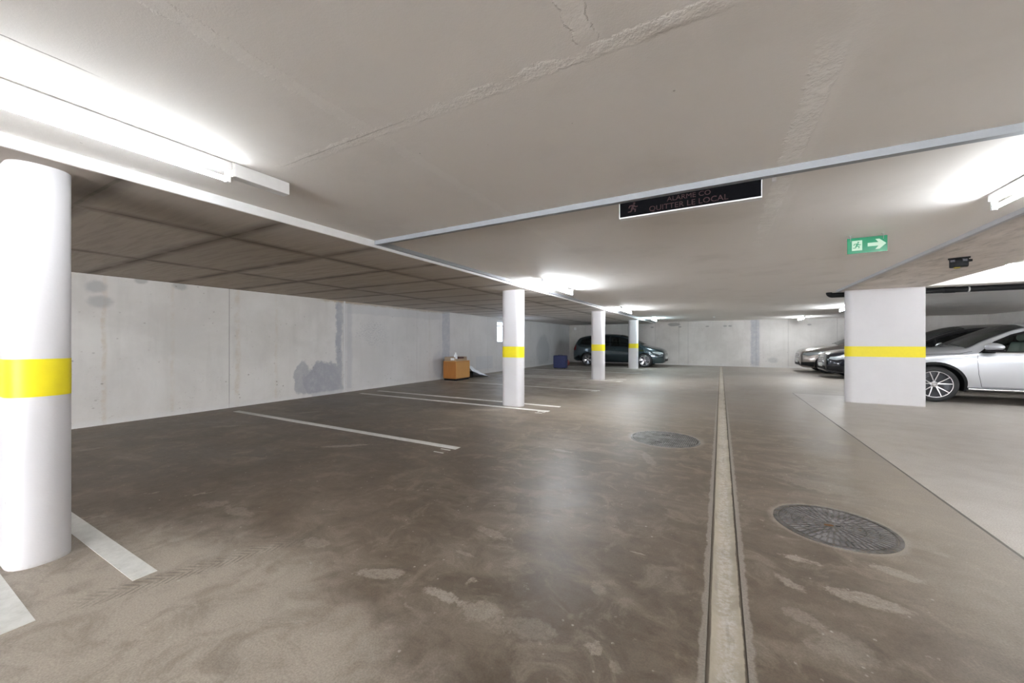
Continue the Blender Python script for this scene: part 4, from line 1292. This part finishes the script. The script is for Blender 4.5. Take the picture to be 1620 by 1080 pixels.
# --- mid-size SUV, silver
def suv():
    T = {
     'zt': [(0, .80), (.03, .93), (.10, 1.00), (.30, 1.04), (.7, 1.085), (1.1, 1.125), (1.33, 1.15), (1.6, 1.31), (1.9, 1.475), (2.15, 1.585), (2.5, 1.635), (2.9, 1.645), (3.4, 1.625), (3.85, 1.565), (4.15, 1.45), (4.42, 1.17), (4.55, 1.02), (4.63, .95), (4.66, .85)],
     'zr': [(0, .76), (.03, .86), (.10, .92), (.30, .96), (.7, 1.01), (1.1, 1.055), (1.35, 1.10), (1.6, 1.24), (1.9, 1.395), (2.15, 1.495), (2.5, 1.555), (2.9, 1.57), (3.4, 1.55), (3.85, 1.49), (4.15, 1.38), (4.42, 1.12), (4.55, .99), (4.63, .92), (4.66, .82)],
     'yr': [(0, .40), (.03, .52), (.10, .62), (.30, .70), (.7, .76), (1.1, .785), (1.35, .79), (1.6, .73), (1.9, .675), (2.15, .64), (2.5, .62), (3.4, .61), (3.85, .60), (4.15, .60), (4.42, .66), (4.55, .64), (4.63, .58), (4.66, .48)],
     'zb': [(0, .72), (.03, .80), (.10, .85), (.30, .885), (.7, .935), (1.1, .975), (1.5, 1.00), (2.5, 1.03), (3.5, 1.06), (4.2, 1.07), (4.5, .97), (4.63, .90), (4.66, .80)],
     'yb': [(0, .50), (.03, .62), (.10, .71), (.30, .80), (.7, .865), (1.1, .885), (2.5, .895), (3.6, .885), (4.2, .85), (4.5, .78), (4.63, .68), (4.66, .55)],
     'ym': [(0, .56), (.03, .70), (.10, .80), (.30, .885), (.7, .935), (1.1, .945), (3.6, .945), (4.2, .92), (4.5, .85), (4.63, .74), (4.66, .60)],
     'ys': [(0, .54), (.03, .66), (.10, .76), (.30, .83), (.7, .87), (3.8, .88), (4.4, .80), (4.66, .56)],
     'zs': [(0, .30), (.10, .25), (.5, .22), (1.3, .27), (3.3, .27), (4.2, .28), (4.66, .38)],
    }
    return dict(T=T, ws=(.85, 3.72), R=.365, paint=('silver_paint', (0.54, 0.555, 0.59), .28, .55),
        windows=[[(1.52, 1.035), (2.62, 1.055), (2.62, 1.50), (2.30, 1.475), (2.0, 1.375), (1.75, 1.235)],
                 [(2.68, 1.058), (3.55, 1.075), (3.52, 1.47), (2.68, 1.50)],
                 [(3.62, 1.085), (4.08, 1.12), (3.98, 1.30), (3.60, 1.455)]],
        glass=['glass', 'glassd', 'glassd'], windshield=(1.37, 2.20, .90), rear_window=(4.10, 4.42, .86),
        gaps=[[(1.46, .98), (1.445, .86), (1.455, .60), (1.50, .38), (1.51, .345)], [(2.65, 1.02), (2.65, .34)], [(3.60, 1.05), (3.58, .80), (3.42, .62), (3.33, .48), (3.28, .345)],
              [(1.51, .345), (2.65, .34), (3.28, .345)], [(.55, .97), (1.2, 1.0), (1.40, 1.05)]],
        handles=[(2.44, .94), (3.42, .965)], clad=.048, skirt=.055, chrome_sill=True,
        headlamp=[(.06, .74), (.20, .70), (.52, .80), (.60, .86), (.40, .87), (.10, .82)], taillamp=[(4.30, .95), (4.60, .88), (4.63, 1.0), (4.35, 1.08)],
        mirror=(1.64, 1.09), style='twin', grille=[(-.42, .52), (.42, .52), (.50, .80), (-.50, .80)], bars=[.66], plate_z=.42,
        rails=(2.3, 3.9), railm='steel', seat_x=2.25, seatm='seatl', chrome_line=[(1.50, 1.022), (2.6, 1.036), (3.6, 1.066), (4.12, 1.10)])

# --- people carrier
def mpv(paint, style='petal', chrome=True):
    T = {
     'zt': [(0, .66), (.03, .78), (.12, .87), (.35, .95), (.7, 1.03), (.95, 1.10), (1.3, 1.28), (1.7, 1.47), (2.05, 1.585), (2.4, 1.63), (2.9, 1.645), (3.5, 1.62), (4.0, 1.56), (4.25, 1.47), (4.42, 1.25), (4.52, 1.02), (4.58, .90), (4.60, .78)],
     'zr': [(0, .62), (.03, .72), (.12, .80), (.35, .88), (.7, .965), (.95, 1.03), (1.3, 1.20), (1.7, 1.39), (2.05, 1.50), (2.4, 1.55), (2.9, 1.57), (3.5, 1.55), (4.0, 1.49), (4.25, 1.41), (4.42, 1.20), (4.52, .98), (4.58, .86), (4.60, .74)],
     'yr': [(0, .36), (.03, .48), (.12, .60), (.35, .70), (.7, .76), (.95, .77), (1.3, .72), (1.7, .66), (2.05, .63), (2.4, .61), (3.5, .60), (4.0, .59), (4.25, .60), (4.42, .64), (4.52, .66), (4.58, .60), (4.60, .50)],
     'zb': [(0, .58), (.03, .67), (.12, .74), (.35, .82), (.7, .90), (.95, .94), (2.0, .99), (3.2, 1.02), (4.1, 1.06), (4.4, 1.02), (4.55, .88), (4.60, .72)],
     'yb': [(0, .46), (.03, .58), (.12, .70), (.35, .79), (.7, .85), (.95, .87), (3.4, .875), (4.1, .83), (4.4, .77), (4.55, .70), (4.60, .56)],
     'ym': [(0, .50), (.03, .64), (.12, .76), (.35, .86), (.7, .905), (1.0, .915), (3.6, .915), (4.2, .88), (4.45, .82), (4.55, .74), (4.60, .60)],
     'ys': [(0, .48), (.03, .60), (.12, .72), (.35, .80), (.7, .84), (3.8, .85), (4.4, .78), (4.60, .58)],
     'zs': [(0, .26), (.12, .21), (.5, .19), (1.3, .21), (3.3, .21), (4.2, .24), (4.60, .32)],
    }
    return dict(T=T, ws=(.90, 3.74), R=.325, paint=paint,
        windows=[[(1.12, .975), (1.50, .99), (1.50, 1.245), (1.36, 1.185)],
                 [(1.57, .995), (2.55, 1.02), (2.55, 1.50), (2.10, 1.455), (1.75, 1.36), (1.57, 1.275)],
                 [(2.62, 1.022), (3.55, 1.055), (3.52, 1.475), (2.62, 1.50)],
                 [(3.62, 1.06), (4.18, 1.11), (4.08, 1.34), (3.60, 1.46)]],
        glass=['glassd', 'glassd', 'glassd', 'glassd'], windshield=(1.02, 2.10, .90), rear_window=(4.20, 4.45, .86),
        gaps=[[(1.40, .93), (1.37, .60), (1.42, .28)], [(2.58, .99), (2.57, .28)], [(3.58, 1.02), (3.50, .72), (3.30, .48), (3.24, .28)], [(1.42, .275), (3.24, .275)]],
        handles=[(2.40, .88), (3.38, .91)], clad=0, skirt=.05, chrome_handle=False,
        headlamp=[(.07, .66), (.25, .62), (.52, .70), (.56, .76), (.30, .76), (.10, .72)], taillamp=[(4.38, .82), (4.54, .78), (4.54, 1.0), (4.40, 1.10)],
        mirror=(1.55, 1.03), style=style, grille=[(-.50, .58), (.50, .58), (.40, .66), (-.40, .66)], bars=[.62], plate_z=.45,
        seat_x=2.15, chrome_line=([(1.00, 1.075), (1.30, 1.215), (1.60, 1.355), (1.85, 1.445)] if chrome else None))

# --- crossover, saloon-height nose
def hatch(paint, scale_z=1.0, style='five', low=True):
    T = {
     'zt': [(0, .62), (.03, .76), (.10, .84), (.35, .92), (.8, 1.00), (1.15, 1.04), (1.5, 1.20), (1.9, 1.38), (2.15, 1.46), (2.6, 1.51), (3.2, 1.50), (3.7, 1.42), (4.0, 1.28), (4.2, 1.08), (4.32, .95), (4.38, .82)],
     'zr': [(0, .58), (.03, .70), (.10, .77), (.35, .84), (.8, .93), (1.15, .99), (1.5, 1.13), (1.9, 1.30), (2.15, 1.38), (2.6, 1.44), (3.2, 1.43), (3.7, 1.35), (4.0, 1.22), (4.2, 1.04), (4.32, .92), (4.38, .79)],
     'yr': [(0, .38), (.03, .50), (.10, .62), (.35, .71), (.8, .76), (1.15, .76), (1.5, .70), (1.9, .64), (2.6, .60), (3.7, .59), (4.0, .60), (4.2, .62), (4.32, .58), (4.38, .48)],
     'zb': [(0, .55), (.03, .65), (.10, .71), (.35, .78), (.8, .86), (1.15, .91), (2.0, .95), (3.2, .98), (3.9, 1.00), (4.2, .94), (4.32, .86), (4.38, .76)],
     'yb': [(0, .48), (.03, .60), (.10, .70), (.35, .79), (.8, .85), (1.2, .86), (3.4, .86), (3.9, .82), (4.2, .74), (4.32, .66), (4.38, .55)],
     'ym': [(0, .52), (.03, .66), (.10, .77), (.35, .86), (.8, .90), (3.5, .90), (4.0, .86), (4.2, .80), (4.32, .72), (4.38, .58)],
     'ys': [(0, .50), (.03, .62), (.10, .72), (.35, .80), (.8, .83), (3.7, .84), (4.2, .76), (4.38, .56)],
     'zs': [(0, .27), (.10, .22), (.5, .20), (1.3, .22), (3.3, .22), (4.0, .25), (4.38, .34)],
    }
    if scale_z != 1:
        for k in ('zt', 'zr', 'zb'): T[k] = [(a, b * scale_z) for a, b in T[k]]
    z = scale_z
    return dict(T=T, ws=(.86, 3.46), R=.33, paint=paint,
        windows=[[(1.42, .955 * z), (2.45, .975 * z), (2.45, 1.38 * z), (2.0, 1.30 * z), (1.70, 1.18 * z)], [(2.52, .98 * z), (3.40, 1.0 * z), (3.30, 1.37 * z), (2.52, 1.385 * z)]],
        glass=['glassd'], windshield=(1.20, 2.15, .90), rear_window=(3.82, 4.12, .86),
        gaps=[[(1.36, .89 * z), (1.33, .55), (1.38, .30)], [(2.48, .95 * z), (2.48, .30)], [(3.42, .97 * z), (3.36, .70), (3.10, .45), (3.02, .30)]],
        handles=[(2.30, .84 * z), (3.2, .87 * z)], clad=.045 if low else 0, skirt=.08,
        headlamp=[(.08, .66 * z), (.25, .62 * z), (.62, .70 * z), (.74, .775 * z), (.45, .76 * z), (.12, .72 * z)], taillamp=[(4.1, .80), (4.3, .76), (4.3, .88), (4.12, .93)],
        lowbump=[(.03, .30), (.42, .24), (.44, .44), (.04, .42)],
        mirror=(1.50, .98 * z), style=style, grille=[(-.44, .52 * z), (.44, .52 * z), (.40, .68 * z), (-.40, .68 * z)], bars=[.57 * z, .63 * z], plate_z=.44,
        seat_x=2.1, seatm='seat')

make_car('suv', 'silver sport utility vehicle parked behind the broad white pillar', 'car', (3.03, 11.99, 0), 0, suv())
make_car('people_carrier', 'dark blue grey people carrier parked before the far left wall, nose to the aisle', 'car', (-2.33, 20.08, 0), pi,
         mpv(('slate_paint', (0.014, 0.030, 0.038), .22, .5)))
make_car('people_carrier', 'tall black people carrier seen over the bonnet of the silver vehicle', 'car', (3.34, 14.62, 0), 0,
         mpv(('black_paint', (0.006, 0.006, 0.007), .18, .2), chrome=False)).scale = (1, 1, 1.03)
make_car('hatchback', 'black car with its nose just left of the broad pillar', 'car', (3.12, 17.10, 0), 0,
         hatch(('navy_black_paint', (0.006, 0.007, 0.012), .15, .2), 1.02))
make_car('crossover', 'taupe crossover nearest the far wall, left of the broad pillar', 'car', (2.83, 19.85, 0), 0,
         hatch(('taupe_paint', (0.27, 0.235, 0.215), .26, .5), 1.10, low=True))
